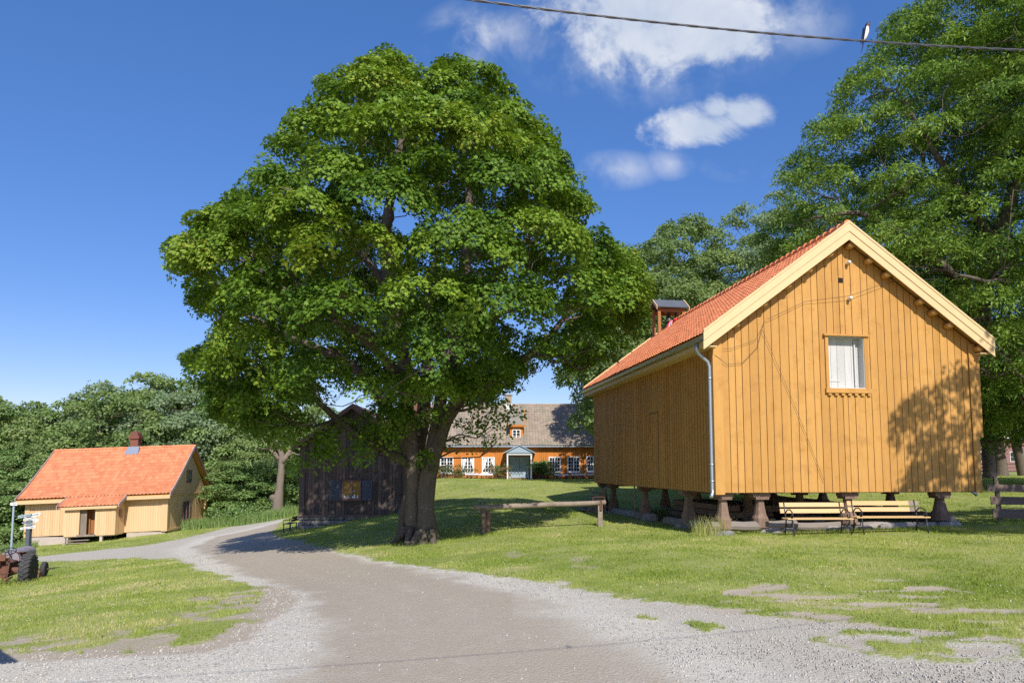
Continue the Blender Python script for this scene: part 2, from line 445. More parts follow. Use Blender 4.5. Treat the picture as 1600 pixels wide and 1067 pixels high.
def _fit():
    P = CP[:, :2] / 20; n = len(P)
    K = _phi(np.linalg.norm(P[:, None] - P[None], axis=2)) + np.eye(n) * .004
    A = np.zeros((n + 3, n + 3)); A[:n, :n] = K; A[:n, n] = 1; A[:n, n + 1:] = P; A[n, :n] = 1; A[n + 1:, :n] = P.T
    return np.linalg.solve(A, np.concatenate([CP[:, 2], [0, 0, 0]]))
_W = _fit()
def gz_arr(X, Y):
    X = np.asarray(X, float); Y = np.asarray(Y, float); sh = X.shape
    Q = np.stack([X.ravel(), Y.ravel()], 1) / 20; out = np.zeros(len(Q)); P = CP[:, :2] / 20; n = len(P)
    for i in range(0, len(Q), 20000):
        q = Q[i:i + 20000]
        out[i:i + 20000] = _phi(np.linalg.norm(q[:, None] - P[None], axis=2)) @ _W[:n] + _W[n] + q @ _W[n + 1:]
    return out.reshape(sh)
def gz(x, y): return float(gz_arr(np.array([x]), np.array([y]))[0])

def ground_at(px, py):
    Ys = np.concatenate([np.arange(3.5, 30, .1), np.arange(30, 90, .3)])
    d = at(px, py, 1.0) - np.array([0, 0, EYE])
    Pz = EYE + d[2] * Ys; G = gz_arr(d[0] * Ys, Ys)
    k = np.where(Pz <= G)[0]
    i = k[0] if len(k) else len(Ys) - 1
    return np.array([d[0] * Ys[i], Ys[i], G[i]])

def vnoise(X, Y, seed, sc_):
    """smooth value noise 0..1"""
    rs = np.random.RandomState(seed); T = rs.rand(256, 256)
    x = X * sc_; y = Y * sc_; xi = np.floor(x).astype(int); yi = np.floor(y).astype(int); fx = x - xi; fy = y - yi
    fx = fx * fx * (3 - 2 * fx); fy = fy * fy * (3 - 2 * fy)
    a = T[xi & 255, yi & 255]; b = T[(xi + 1) & 255, yi & 255]; c = T[xi & 255, (yi + 1) & 255]; d = T[(xi + 1) & 255, (yi + 1) & 255]
    return (a * (1 - fx) + b * fx) * (1 - fy) + (c * (1 - fx) + d * fx) * fy
def fbm(X, Y, seed, s, o=4):
    r = 0; a = .5; t = 0
    for i in range(o): r = r + a * vnoise(X, Y, seed + i, s * 2 ** i); t += a; a *= .55
    return r / t

def poly_sd(X, Y, poly):
    P = np.array(poly); n = len(P); d = np.full(X.shape, 1e9); ins = np.zeros(X.shape, bool)
    for i in range(n):
        a = P[i]; b = P[(i + 1) % n]; e = b - a
        t = np.clip(((X - a[0]) * e[0] + (Y - a[1]) * e[1]) / (e @ e + 1e-12), 0, 1)
        d = np.minimum(d, np.hypot(X - a[0] - t * e[0], Y - a[1] - t * e[1]))
        c = ((a[1] > Y) != (b[1] > Y)) & (X < (b[0] - a[0]) * (Y - a[1]) / (b[1] - a[1] + 1e-12) + a[0])
        ins ^= c
    return np.where(ins, d, -d)

# outline of the gravel and dirt area and the lawn islands, as points on the ground
GA = [(466, 803), (432, 822), (424, 832), (440, 840), (490, 852), (560, 868), (620, 880), (700, 893), (760, 900), (830, 908), (900, 920), (960, 934), (1040, 945), (1120, 955), (1200, 962), (1300, 972), (1400, 980), (1500, 985), (1600, 992)]
GL = [(67, 869), (131, 862), (230, 852), (279, 843), (400, 816), (440, 804)]
GI = [(0, 880), (67, 878), (210, 872), (279, 874), (310, 884), (341, 898), (385, 915), (418, 930), (420, 945), (400, 963), (365, 978), (335, 1000), (300, 1012), (200, 1016), (100, 1020), (0, 1024)]
_g = lambda L: [tuple(ground_at(*p)[:2]) for p in L]
a_, l_, i_ = _g(GA), _g(GL), _g(GI)
ROAD = a_ + [(30, a_[-1][1] - .6), (60, 2), (60, -40), (-60, -40), (-60, 8), (-60, 36)] + [(-30, l_[0][1] - 1)] + l_ + [(-19.5, 62), (-19, 75), (-17, 75), (-17.6, 62)]
ISL = i_ + [(-12, i_[-1][1] - .1), (-40, 7), (-44, 26), (-24, 28)]
PAT = _g([(1130, 925), (1230, 905), (1400, 905), (1600, 940), (1600, 1000), (1400, 985), (1200, 962), (1120, 955)])
DRT = _g([(430, 1066), (478, 1010), (492, 975), (488, 945), (440, 915), (370, 893), (320, 868), (300, 855), (340, 838), (440, 815), (500, 850), (620, 885), (720, 905), (790, 925), (850, 950), (900, 975), (985, 1010), (1060, 1066)])
DRT = DRT + [(2.2, 0), (2, -20), (-2.5, -20), (-2.2, 0)]
PUD = _g([(1290, 1003), (1340, 996), (1420, 1000), (1480, 1010), (1580, 1012), (1600, 1025), (1480, 1030), (1380, 1022)])
SPOT = _g([(885, 872), (925, 872), (930, 890), (890, 890)]) ; SPOT2 = _g([(785, 852), (815, 852), (822, 878), (790, 878)])
GRASSTONGUE = _g([(1455, 1003), (1500, 992), (1600, 985), (1600, 995), (1500, 1000), (1465, 1012)])
def masks(X, Y):
    rd = poly_sd(X, Y, ROAD); il = poly_sd(X, Y, ISL); pt = poly_sd(X, Y, PAT); dr = poly_sd(X, Y, DRT)
    dist = np.maximum(Y, 4)
    w = .10 + .010 * dist
    n = fbm(X, Y, 11, 1.3, 5) - .5; n2 = fbm(X, Y, 31, 5.0, 3) - .5
    rdn = rd + n * .8 + n2 * .35
    g = np.clip(.5 - rdn / (2 * w), 0, 1)
    iln = il + n * .9 + n2 * .35
    g = np.maximum(g, np.clip(.5 + iln / (2 * w), 0, 1))
    # worn lawn near the island's road side and in the patchy strip
    worn = np.clip(1 - il / 1.6, 0, 1) * (il > -.2) * (Y < 13)
    g = g * (1 - np.clip(worn * 1.6 * np.clip((fbm(X, Y, 77, 2.6, 4) - .42) * 8, 0, 1), 0, .62))
    sp = fbm(X * .7 + Y * .25, Y * 2.2, 51, 2.0, 5)
    g = np.where(pt > 0, np.minimum(g + .9 * (pt > 0), np.clip((sp - .47) * 6 + .62, .15, 1)), g)
    out = (pt < 0) & (pt > -1.2) & (rd > 0)
    g = np.where(out, np.maximum(g, np.clip((fbm(X, Y, 53, 2.0, 4) - .62) * 10, 0, 1)), g)
    for S in (SPOT, SPOT2):
        g = g * (1 - .5 * np.clip(poly_sd(X, Y, S) * 3 + .4 + n * 3, 0, 1))
    g = np.maximum(g, np.clip(poly_sd(X, Y, GRASSTONGUE) * 6 + .5 + n2 * 3, 0, 1))
    pd = poly_sd(X, Y, PUD)
    g = np.maximum(g, np.clip(.8 - np.abs(pd + .1) / .22 + n * 3, 0, 1) * .7)
    dirt = np.clip(.45 + (dr + n * .8 + n2 * .3) / np.where(X < 0, .7, 1.6), 0, 1)
    band = np.exp(-((dr - 1.0 + n * .5) / .28) ** 2) * .22 + np.exp(-((dr - 2.3 + n * .5) / .22) ** 2) * .15
    dirt = dirt * (1 - band * np.clip(dist / 9, .4, 1))
    dirt = np.maximum(dirt, np.clip(pd * 4, 0, .6))
    global WHITE
    WHITE = np.clip(np.exp(-np.maximum(-dr, 0) / .9) * 1.2 * np.clip(1 - dirt * 1.2, 0, 1) + (X < -1.2) * (Y < 16) * .9, 0, 1)
    return g, dirt, rd, il

def axis(lo, hi, fine0, fine1, st, g):
    r = list(np.arange(fine0, fine1, st)); d = st
    while r[-1] < hi: d *= g; r.append(r[-1] + d)
    l = []; d = st; x = fine0
    while x > lo: d *= g; x -= d; l.append(x)
    return np.array(l[::-1] + r)
gx = axis(-420, 420, -17, 17, .11, 1.09)
gy = axis(-90, 600, 4.5, 28, .1, 1.05)
GX, GY = np.meshgrid(gx, gy)
Z = gz_arr(GX, GY)
far = np.clip((np.hypot(GX, GY) - 110) / 150, 0, 1); Z = Z * (1 - far) + (GX * .004).clip(-2, 2) * far
gm, dm, rdm, ilm = masks(GX, GY); wm = WHITE.copy()
Z = Z + (fbm(GX, GY, 5, .9, 3) - .5) * .05 * np.clip(gm, .25, 1) + (gm > .5) * .02
nx, ny = len(gx), len(gy)
V = np.stack([GX.ravel(), GY.ravel(), Z.ravel()], 1)
ii = (np.arange(ny - 1)[:, None] * nx + np.arange(nx - 1)[None]).ravel()
Fg = np.stack([ii, ii + 1, ii + nx + 1, ii + nx], 1)

gmx = bpy.data.materials.new('ground_cover'); gmx.use_nodes = True
t = gmx.node_tree; b = t.nodes['Principled BSDF']
tcg = N(t, 'ShaderNodeTexCoord').outputs['Object']
def attr(nm):
    a = N(t, 'ShaderNodeAttribute'); a.attribute_name = nm; return a.outputs['Fac']
def mixc(f, a, bb):
    m_ = N(t, 'ShaderNodeMixRGB')
    if isinstance(f, float): m_.inputs[0].default_value = f
    else: t.links.new(f, m_.inputs[0])
    for k, v in ((1, a), (2, bb)):
        if isinstance(v, tuple): m_.inputs[k].default_value = (*v, 1)
        else: t.links.new(v, m_.inputs[k])
    return m_.outputs[0]
def rng_(v, a, b2):
    r = N(t, 'ShaderNodeMapRange'); r.interpolation_type = 'SMOOTHSTEP'; t.links.new(v, r.inputs[0]); r.inputs[1].default_value = a; r.inputs[2].default_value = b2; return r.outputs[0]
nA = noise(t, tcg, .35, 5, .6); nB = noise(t, tcg, 3.0, 6, .7); nC = noise(t, tcg, 30, 4, .8); nD = noise(t, tcg, 90, 3, .8)
vor = N(t, 'ShaderNodeTexVoronoi'); vor.inputs['Scale'].default_value = 38; t.links.new(tcg, vor.inputs['Vector'])
vor2 = N(t, 'ShaderNodeTexVoronoi'); vor2.inputs['Scale'].default_value = 75; t.links.new(tcg, vor2.inputs['Vector'])
grass = mixc(rng_(nA, .35, .65), (.21, .27, .05), (.33, .37, .10))
grass = mixc(rng_(nB, .35, .75), grass, (.42, .38, .18))
grass = mixc(rng_(nC, .4, .75), grass, (.15, .20, .04))
sepc = N(t, 'ShaderNodeSeparateColor'); t.links.new(vor.outputs['Color'], sepc.inputs[0])
sepd = N(t, 'ShaderNodeSeparateColor'); t.links.new(vor2.outputs['Color'], sepd.inputs[0])
stones = mixc(sepc.outputs[0], (.46, .43, .36), (.75, .705, .59))
stones = mixc(rng_(vor.outputs['Distance'], .5, .8), stones, (.34, .32, .30))
fine = mixc(sepd.outputs[1], (.47, .435, .355), (.64, .595, .49))
gravel = mixc(rng_(nB, .3, .6), stones, fine)
plain = mixc(rng_(nB, .3, .7), mixc(sepd.outputs[1], (.38, .345, .28), (.56, .52, .43)), mixc(nC, (.36, .315, .25), (.54, .49, .40)))
gravel = mixc(rng_(mth(t, 'ADD', attr('white'), mth(t, 'MULTIPLY', mth(t, 'SUBTRACT', nB, .5), .8)), .2, .7), plain, gravel)
dirt = mixc(nC, (.325, .275, .205), (.46, .395, .305))
dirt = mixc(rng_(sepd.outputs[0], .95, .995), dirt, (.50, .46, .41))
dirt = mixc(mth(t, 'MULTIPLY', rng_(nB, .5, .75), .5), dirt, (.49, .435, .345))
bare = mixc(nC, (.34, .28, .20), (.50, .43, .34))
dmask = rng_(mth(t, 'ADD', attr('dirt'), mth(t, 'MULTIPLY', mth(t, 'SUBTRACT', nB, .5), 1.1)), .15, .9)
base = mixc(dmask, gravel, dirt)
base = mixc(attr('soil'), base, bare)
gmask = rng_(mth(t, 'ADD', mth(t, 'ADD', attr('grass'), mth(t, 'MULTIPLY', mth(t, 'SUBTRACT', nB, .5), 1.1)), mth(t, 'MULTIPLY', mth(t, 'SUBTRACT', nC, .5), 1.3)), .36, .64)
col = mixc(gmask, base, grass)
t.links.new(col, b.inputs['Base Color'])
b.inputs['Roughness'].default_value = .95; b.inputs['Specular IOR Level'].default_value = .15
bp = N(t, 'ShaderNodeBump'); bp.inputs['Strength'].default_value = .7; bp.inputs['Distance'].default_value = .012
hh = mth(t, 'ADD', mth(t, 'MULTIPLY', vor.outputs['Distance'], -1.0), mth(t, 'MULTIPLY', nC, 1.2))
hh = mth(t, 'ADD', hh, mth(t, 'MULTIPLY', nD, .8))
t.links.new(hh, bp.inputs['Height']); t.links.new(bp.outputs[0], b.inputs['Normal'])
me = fast_mesh('ground', V, Fg, gmx, smooth=True)
soil = np.clip((ilm > -.4) * 1.0, 0, 1) * np.clip((Y_ := GY) < 14, 0, 1)
soil = np.maximum(soil, np.clip(poly_sd(GX, GY, PAT) * 3 + .7, 0, 1))
soil = np.maximum(soil, (rdm < -.3) * 1.0)
for nm, a in (('grass', gm), ('dirt', dm), ('soil', soil), ('white', wm)):
    at_ = me.attributes.new(nm, 'FLOAT', 'POINT'); at_.data.foreach_set('value', a.ravel().astype(np.float32))
go = link(bpy.data.objects.new('ground', me)); tag(go, kind='structure')

# ---------------------------------------------------------------- lawn blades, clover heads, loose stones
rs = np.random.RandomState(3)
def scatter(n, y0, y1, half=.8):
    Y = y0 * (y1 / y0) ** rs.rand(n); X = (rs.rand(n) * 2 - 1) * half * Y
    return X, Y
def blades(name, X, Y, h0, w0, mat, tbase):
    n = len(X); z = gz_arr(X, Y) + .0; d = np.maximum(Y, 5)
    h = h0 * (.5 + rs.rand(n)) * (1 + d * .012); ww = w0 * (d / 7) * (.6 + .8 * rs.rand(n))
    a = rs.rand(n) * 2 * pi; lean = rs.randn(n, 2) * h[:, None] * .45
    Bs = np.stack([X, Y, z - .01], 1); sd = np.stack([np.cos(a), np.sin(a), 0 * a], 1) * ww[:, None]
    tip = Bs + np.stack([lean[:, 0], lean[:, 1], h + .02], 1)
    V = np.stack([Bs - sd, Bs + sd, tip], 1).reshape(-1, 3)
    Fc = np.arange(3 * n).reshape(-1, 3)
    tt = np.clip(tbase + rs.randn(n) * .16, 0, 1)
    return fast_mesh(name, V, Fc, mat, tt)
X, Y = scatter(620000, 6.3, 60)
g, d_, rd_, il_ = masks(X, Y)
keep = (g > .45 + .3 * rs.rand(len(X)))
# nothing grows under the storehouse
lx = (X - 5.52) * cos(.14) + (Y - 18.5) * sin(.14); ly = -(X - 5.52) * sin(.14) + (Y - 18.5) * cos(.14)
keep &= ~((lx > .2) & (lx < 7.6) & (ly > .5) & (ly < 12.2))
X, Y = X[keep], Y[keep]
tb = .05 + 1.7 * (fbm(X, Y, 91, .8, 4) - .25) + .4 * (fbm(X, Y, 95, 4, 2) - .5) + .25 * np.clip((-3 - X) / 3, 0, 1) * (Y < 24)
lawn = link(bpy.data.objects.new('grass', blades('grass', X, Y, .034, .0045, M['grass'], tb)))
tag(lawn, 'short mown green lawn grass with yellowish worn patches', 'grass', kind='stuff')

X, Y = scatter(150000, 6.5, 34); g, d_, rd_, il_ = masks(X, Y)
k_ = (g > .6) & (fbm(X, Y, 201, 1.1, 4) + .25 * (fbm(X, Y, 205, 6, 2) - .5) + .10 * np.exp(-np.abs(rd_ + 1.2)) > .575); X, Y = X[k_], Y[k_]
wd = link(bpy.data.objects.new('lawn_weeds', blades('lawn_weeds', X, Y, .036, .009, M['grass'], .22 + 0 * X)))
tag(wd, 'darker broad leaved weeds and clover clumps growing through the lawn', 'weeds', kind='stuff')
# ---------------------------------------------------------------- the big storehouse on piers
A0 = radians(8.03)
W, L, EV, RZ, SL = 7.88, 12.62, 5.31, 8.21, 0.0
SL = (RZ - EV) / (W / 2)
barn = thing('storehouse', 'large ochre board storehouse with orange tiled roof standing on carved wooden piers', 'storehouse', (5.52, 18.5, 0), A0)
def top(x): return RZ - abs(x - W / 2) * SL - .02
mb = MB(); _h0, _h1, _g0, _g1 = 3.365, 4.465, 3.90, 5.37
mb.prism([(.03, .03, 1.05), (_h0, .03, 1.05), (_h0, .03, top(_h0) - .02), (.03, .03, EV)], (0, .09, 0))
mb.prism([(_h1, .03, 1.05), (W - .03, .03, 1.05), (W - .03, .03, EV), (_h1, .03, top(_h1) - .02)], (0, .09, 0))
mb.box(_h0, _h1, .03, .12, 1.05, _g0); mb.prism([(_h0, .03, _g1), (_h1, .03, _g1), (_h1, .03, top(_h1) - .02), (W / 2, .03, RZ - .05), (_h0, .03, top(_h0) - .02)], (0, .09, 0))
mb.box(.03, W - .03, L - .12, L - .03, 1.05, EV); mb.prism([(.03, L - .12, EV), (W - .03, L - .12, EV), (W / 2, L - .12, RZ - .03)], (0, .09, 0))
mb.box(.03, .12, .12, L - .12, 1.05, EV + .05); mb.box(W - .12, W - .03, .12, L - .12, 1.05, EV + .05)
mb.build('wall_core', M['postwood'], barn)
HX0, HX1, HZ0, HZ1 = 3.37, 4.46, 3.92, 5.36
mb = MB()
boards(mb, .0, W, 1.02, top, .03, .035, .19, .27, .018, holes=[(HX0, HX1, HZ0 - .16, HZ1)], cuts=[HX0, HX1, W / 2])
for k in range(7):
    x = HX0 + .02 + k * .18
g_ = mb.build('gable_wall', M['ochre'], barn)
mb = MB()
boards(mb, .0, W, 1.02, top, L - .03, -.035, .19, .27, .012)
mb.build('back_wall', M['ochre'], barn)
mb = MB()   # long side: board on board
y = .16; DY0, DY1 = 4.35, 5.35
mb.box(.0, .03, .12, L - .1, 1.04, EV + .02, .6)
while y < L - .1:
    wv = random.uniform(.10, .13); tt = random.random()
    mb.box(-.042, .0, y, y + wv, 1.02 + random.uniform(-.006, .006), EV + .02, tt)
    y += random.uniform(.185, .215)
mb.box(-.045, -.028, 6.6, 6.82, 1.02, EV + .02, .2)
mb.build('side_wall', M['ochre'], barn)
mb = MB(); y = .1
while y < L - .1:
    mb.box(W, W + .03, y, y + .17, 1.02, EV + .02); y += .19
mb.build('far_side_wall', M['ochre'], barn)
mb = MB()
for (x, s) in ((-.03, 1),):
    mb.box(-.06, -.031, -.04, .15, .98, EV, .3); mb.box(-.06, .2, -.062, -.03 - .011, .97, EV + .1, .1)
mb.box(W - .14, W + .06, -.062, -.041, .98, EV - .05, .4)
mb.build_each('corner_board', M['ochre'], barn)
# door let into the long side
dmb = MB()
dmb.box(-.046, -.043, 4.30, 4.33, 1.05, 3.55, .2); dmb.box(-.046, -.043, 4.33, 5.12, 3.52, 3.555, .2); dmb.box(-.046, -.043, 5.10, 5.12, 2.9, 3.52, .5)
dmb.build('side_door', M['darkwood'], barn)
# box shed corner on the right hand side
mb = MB(); mb.box(W + .035, W + .22, -.02, 1.2, 2.55, EV - .1, .5); mb.build('side_boxing', M['ochre'], barn)
# loft hatch
fr = MB()
fr.box(HX0 - .09, HX0 + .0, -.05, .0, HZ0 - .02, HZ1 + .02); fr.box(HX1 + .0, HX1 + .11, -.05, .0, HZ0 - .02, HZ1 + .02)
fr.box(HX0 - .14, HX1 + .16, -.10, .0, HZ1 + .015, HZ1 + .07)
fr.box(HX0 - .12, HX1 + .18, -.075, .02, HZ0 - .15, HZ0 - .02)
for k in range(7):
    xx = HX0 - .05 + k * .20; fr.box(xx, xx + .10, -.060, -.006, HZ0 - .22, HZ0 - .155)
hf = fr.build('hatch_frame', M['ochre'], barn)
hd = MB(); xx = HX0 + .01
hd.box(HX0, HX1, .20, .24, HZ0 - .02, HZ1 + .02, .9)
while xx < HX1 - .22:
    wv = min(random.uniform(.18, .24), HX1 - .2 - xx); hd.box(xx, xx + wv - .008, .165, .20, HZ0 + .02, HZ1 - .01); xx += wv
hd.box(HX0 + .06, HX0 + .45, .15, .165, HZ0 + .20, HZ0 + .23)
hd.build('hatch_door', M['oldwhite'], hf)
hj = MB(); hj.box(HX1 - .012, HX1 + .004, -.03, .2, HZ0 - .0, HZ1); hj.box(HX0 - .002, HX0 + .010, -.02, .2, HZ0, HZ1); hj.box(HX0 + .012, HX1 - .014, -.02, .2, HZ1 - .012, HZ1 + .012); hj.box(HX0 + .012, HX1 - .014, -.06, .2, HZ0 - .018, HZ0 + .0)
hj.build('jamb', M['oldwhite'], hf)
hb = MB(); hb.box(HX1 - .19, HX1 - .15, .13, .165, HZ0 + .05, HZ1 - .1, .5); hb.tube([(HX1 - .2, .12, HZ0 + .08), (HX1 - .16, .02, HZ0 + .05)], .012, 6)
hb.build('hatch_handle', M['oldwhite'], hf)
vh = MB(); vh.box(W / 2 - .16, W / 2 - .02, -.012, -.0055, 6.92, 7.06); vh.build('vent_hole', M['black'], barn)
for (ix, iz) in ((4.06, 7.48), (4.06, 6.45)):
    m_ = MB(); m_.lathe((ix, -.03, iz), [(.03, 0), (.045, .02), (.05, .05), (.03, .07), (.045, .09), (.04, .13), (.02, .14)], 10, (0, -1, .15)); iso = m_.build('insulator', M['porcelain'], barn, True)
    m_ = MB(); m_.tube([(ix, -.02, iz - .05), (ix, -.10, iz - .07), (ix, -.12, iz)], .008, 5); m_.build('bracket', M['iron'], iso)
# thin wires on the gable
wr = MB()
wr.tube([(1.55, -.10, 5.78), (2.7, -.08, 6.32), (4.05, -.13, 6.52), (5.2, -.12, 6.95), (6.6, -.33, 7.05)], .006, 4)
wr.tube([(1.45, -.08, 5.7), (1.25, -.06, 5.0), (.8, -.06, 4.55), (.35, -.06, 4.5), (.0, -.07, 4.75)], .006, 4)
wr.tube([(1.5, -.08, 5.75), (1.2, -.07, 5.2), (.5, -.07, 4.95), (.25, -.07, 4.92)], .005, 4)
wr.tube([(1.4, -.07, 5.5), (2.3, -.055, 3.4), (3.1, -.052, 1.3)], .005, 4)
wr.build('wall_wire', M['wire'], barn)
# roof
OV, OE = .32, .42
UX = (SL, )
def rz(x, d=0.0): return RZ + .05 - abs(x - W / 2) * SL + d
dk = MB()
for s in (-1, 1):
    xe = W / 2 + s * (W / 2 + OE)
    P = [(xe, -OV + .02, rz(xe)), (W / 2, -OV + .02, rz(W / 2)), (W / 2, -OV + .02, rz(W / 2) + .22), (xe, -OV + .02, rz(xe) + .22)]
    if s > 0: P = P[::-1]
    dk.prism(P, (0, L + 2 * OV - .04, 0), .5)
dk.build('roof_deck', M['ochre'], barn)
rt = MB()
for s in (-1, 1):
    xe = W / 2 + s * (W / 2 + OE + .04)
    if s < 0: tiles(rt, (xe, L + OV, rz(xe) + .245), (0, -(L + 2 * OV), 0), (W / 2 - xe, 0, (W / 2 - xe) * SL), .20, .32, .028, .02)
    else: tiles(rt, (xe, -OV, rz(xe) + .245), (0, (L + 2 * OV), 0), (W / 2 - xe, 0, (xe - W / 2) * SL), .20, .32, .028, .02)
roof = rt.build('roof', M['tile'], barn)
rd = MB(); yy0 = -OV
while yy0 < L + OV - .2:
    rd.tube([(W / 2, yy0, rz(W / 2) + .27), (W / 2, yy0 + .36, rz(W / 2) + .255)], [.125, .105], 10); yy0 += .34
rd.build('ridge_tile', M['tile'], roof)
bb = MB()   # barge boards, two steps on each slope
for yb in (-OV, L + OV - .03):
    for s in (-1, 1):
        xe = W / 2 + s * (W / 2 + OE + .02)
        for (dz0, dz1, th) in ((-.19, .06, .03), (.05, .29, .05), (.285, .35, .065)):
            P = [(xe, yb, rz(xe) + dz0), (W / 2, yb, rz(W / 2) + dz0), (W / 2, yb, rz(W / 2) + dz1), (xe, yb, rz(xe) + dz1)]
            if s > 0: P = P[::-1]
            bb.prism(P, (0, -th, 0), .15 if s < 0 else .3)
bb.build_each('barge_board', M['barge'], barn)
for s in (-1, 1):  # tile edge cap board on top of barge
    pass
pu = MB()
for s in (-1, 1):
    for f_ in ([.10, .26, .42, .60, .80] if s < 0 else [.0, .14, .27, .52, .62, .74, .96]):
        x = W / 2 + s * (.14 + f_ * (W / 2 + .1)); z = rz(x) - .20
        pu.tube([(x, -OV + .05, z), (x, .02, z)], .095, 8)
pu.build_each('purlin_end', M['ochre'], barn, True)
fa = MB()
for s in (-1, 1):
    xe = W / 2 + s * (W / 2 + OE - .03); fa.box(min(xe, xe + s * .03), max(xe, xe + s * .03), -OV + .03, L + OV - .03, rz(xe) - .14, rz(xe) + .18)
    xs = sorted([xe, W / 2 + s * (W / 2 + .03)]); fa.box(xs[0], xs[1], -OV + .03, L + OV - .03, rz(xe) - .135, rz(xe) - .105)
fa.build_each('fascia', M['barge'], barn)
for s in (-1, 1):
    gt = MB()
    xe = W / 2 + s * (W / 2 + OE + .07); z0 = rz(xe) + .15; n = 8
    pr = [(xe + .07 * cos(pi + pi * k / n), z0 + .07 * sin(pi + pi * k / n)) for k in range(n + 1)]
    for (ya, yb) in ((-OV - .02, L + OV),):
        vs = [(p, ya, q) for p, q in pr] + [(p, yb, q) for p, q in pr]
        gt.add(vs, [(k, k + 1, n + 2 + k, n + 1 + k) for k in range(n)])
        vs = [(p * .0 + xe + .064 * cos(pi + pi * k / n), ya, z0 + .064 * sin(pi + pi * k / n)) for k, (p, q) in enumerate(pr)] + [(xe + .064 * cos(pi + pi * k / n), yb, z0 + .064 * sin(pi + pi * k / n)) for k in range(n + 1)]
        gt.add(vs, [(k + 1, k, n + 1 + k, n + 2 + k) for k in range(n)])
    gt.build('gutter', M['zinc'], barn, True)
dp = MB()
xe = -OE - .07
dp.tube([(xe, .02, rz(xe) + .05), (xe, .02, rz(xe) - .08), (xe + .06, .03, rz(xe) - .2), (-.16, .05, rz(xe) - .42), (-.11, .05, rz(xe) - .55), (-.11, .05, 3), (-.11, .05, 1.12), (-.12, .03, 1.0), (-.2, -.06, .9)], .05, 12)
for z in (4.1, 1.75, 1.30): dp.lathe((-.11, .05, z), [(.05, 0), (.062, .004), (.062, .04), (.05, .045)], 12)
dp.build('downpipe', M['zinc'], barn, True); dp = MB()
xr = W + OE + .07
dp.tube([(xr, .3, rz(xr) + .05), (xr, .3, rz(xr) - .1), (W + .4, .35, rz(xr) - .4), (W + .36, .35, 3.), (W + .36, .35, 2.4), (W + .14, .4, 2.1), (W + .12, .4, 1.0), (W + .2, .3, .9)], .045, 10)
dp.build('downpipe', M['zinc'], barn, True)
# floor beams and underside
ub = MB(); ub.box(.04, W - .04, .04, L - .04, 1.00, 1.055, .9)
for y in (2.65, 6.65, 10.7): ub.box(.25, W - .25, y, y + .2, .90, .999, .6)
ub.build_each('floor_beam', M['postwood'], barn)
def gzb(x, y):
    X = 5.52 + cos(A0) * x - sin(A0) * y; Y = 18.5 + sin(A0) * x + cos(A0) * y; return gz(X, Y)
def pier(x, y, h=.8, s=1.0):
    z0 = gzb(x, y) + .18; p = MB(); n = 10
    rings = [(.27, 0), (.265, .1), (.255, .26), (.20, .36), (.155, .60), (.125, .82)]
    sc_ = (h - z0) / .82
    vs = []; fs = []
    for (r, hh) in rings:
        for k in range(n):
            a = 2 * pi * (k + .5) / n; q = (abs(cos(a)) ** 6 + abs(sin(a)) ** 6) ** (-1 / 6.)
            vs.append((x + r * s * q * cos(a), y + r * s * q * sin(a), z0 + hh * sc_))
    for i in range(len(rings) - 1):
        for k in range(n): fs.append((i * n + k, i * n + (k + 1) % n, (i + 1) * n + (k + 1) % n, (i + 1) * n + k))
    fs.append(tuple(range((len(rings) - 1) * n, len(rings) * n))); p.add(vs, fs, random.random())
    p.box(x - .19, x + .19, y - .19, y + .19, h, h + .07, .8); p.box(x - .25, x + .25, y - .15, y + .15, h + .072, h + .17, .2)
    p.build('pier', M['postwood'], barn)
for (x, y) in ((.28, .28), (1.35, .28), (4.0, .3), (6.85, .28), (.3, 2.7), (.3, 6.75), (.3, 10.8), (.3, 12.3), (2.4, 3.0), (4.1, 2.9), (4.9, 6.0), (7.5, 3.2), (2.4, 6.9), (7.5, 7.0), (2.6, 10.8), (7.5, 10.8), (5, 10.6)):
    pier(x, y, .825, .80)
# sill logs on stones
lg = MB()
def log_(p, q, r, m_=lg):
    P = []; R = []
    for k in range(9):
        u = k / 8; P.append([p[i] + (q[i] - p[i]) * u + (random.uniform(-.015, .015) if i else 0) for i in range(3)]); R.append(r * random.uniform(.9, 1.06))
    m_.tube(P, R, 9, random.random())
zf = gzb(1, .2); 
log_((-.12, .2, zf + .22), (2.35, .2, zf + .24), .13)
log_((1.4, .35, zf + .18), (5.2, .35, zf + .16), .12)
log_((4.4, .3, zf + .12), (7.4, .3, zf + .14), .15)
for (x, y0, y1) in ((.3, .6, 4.6), (.3, 5.9, 12.4), (2.4, 1.5, 8), (4.2, 2.0, 9), (7.4, .5, 12)):
    z = (gzb(x, y0) + gzb(x, y1)) / 2 + .16; log_((x, y0, gzb(x, y0) + .13), (x, y1, gzb(x, y1) + .13), .17)
lg.build_each('sill_log', M['stonelt'], barn)
st = MB()
def rock(m_, c, r, t=None):
    n = 7; vs = []; fs = []
    for i, (q, h) in enumerate(((.75, -.6), (1, -.1), (.9, .45), (.5, .75))):
        for k in range(n):
            a = 2 * pi * k / n; rr = q * random.uniform(.82, 1.15); vs.append((c[0] + r[0] * rr * cos(a), c[1] + r[1] * rr * sin(a), c[2] + r[2] * h * random.uniform(.9, 1.1)))
    for i in range(3):
        for k in range(n): fs.append((i * n + k, i * n + (k + 1) % n, (i + 1) * n + (k + 1) % n, (i + 1) * n + k))
    fs.append(tuple(range(3 * n, 4 * n))); m_.add(vs, fs, t)
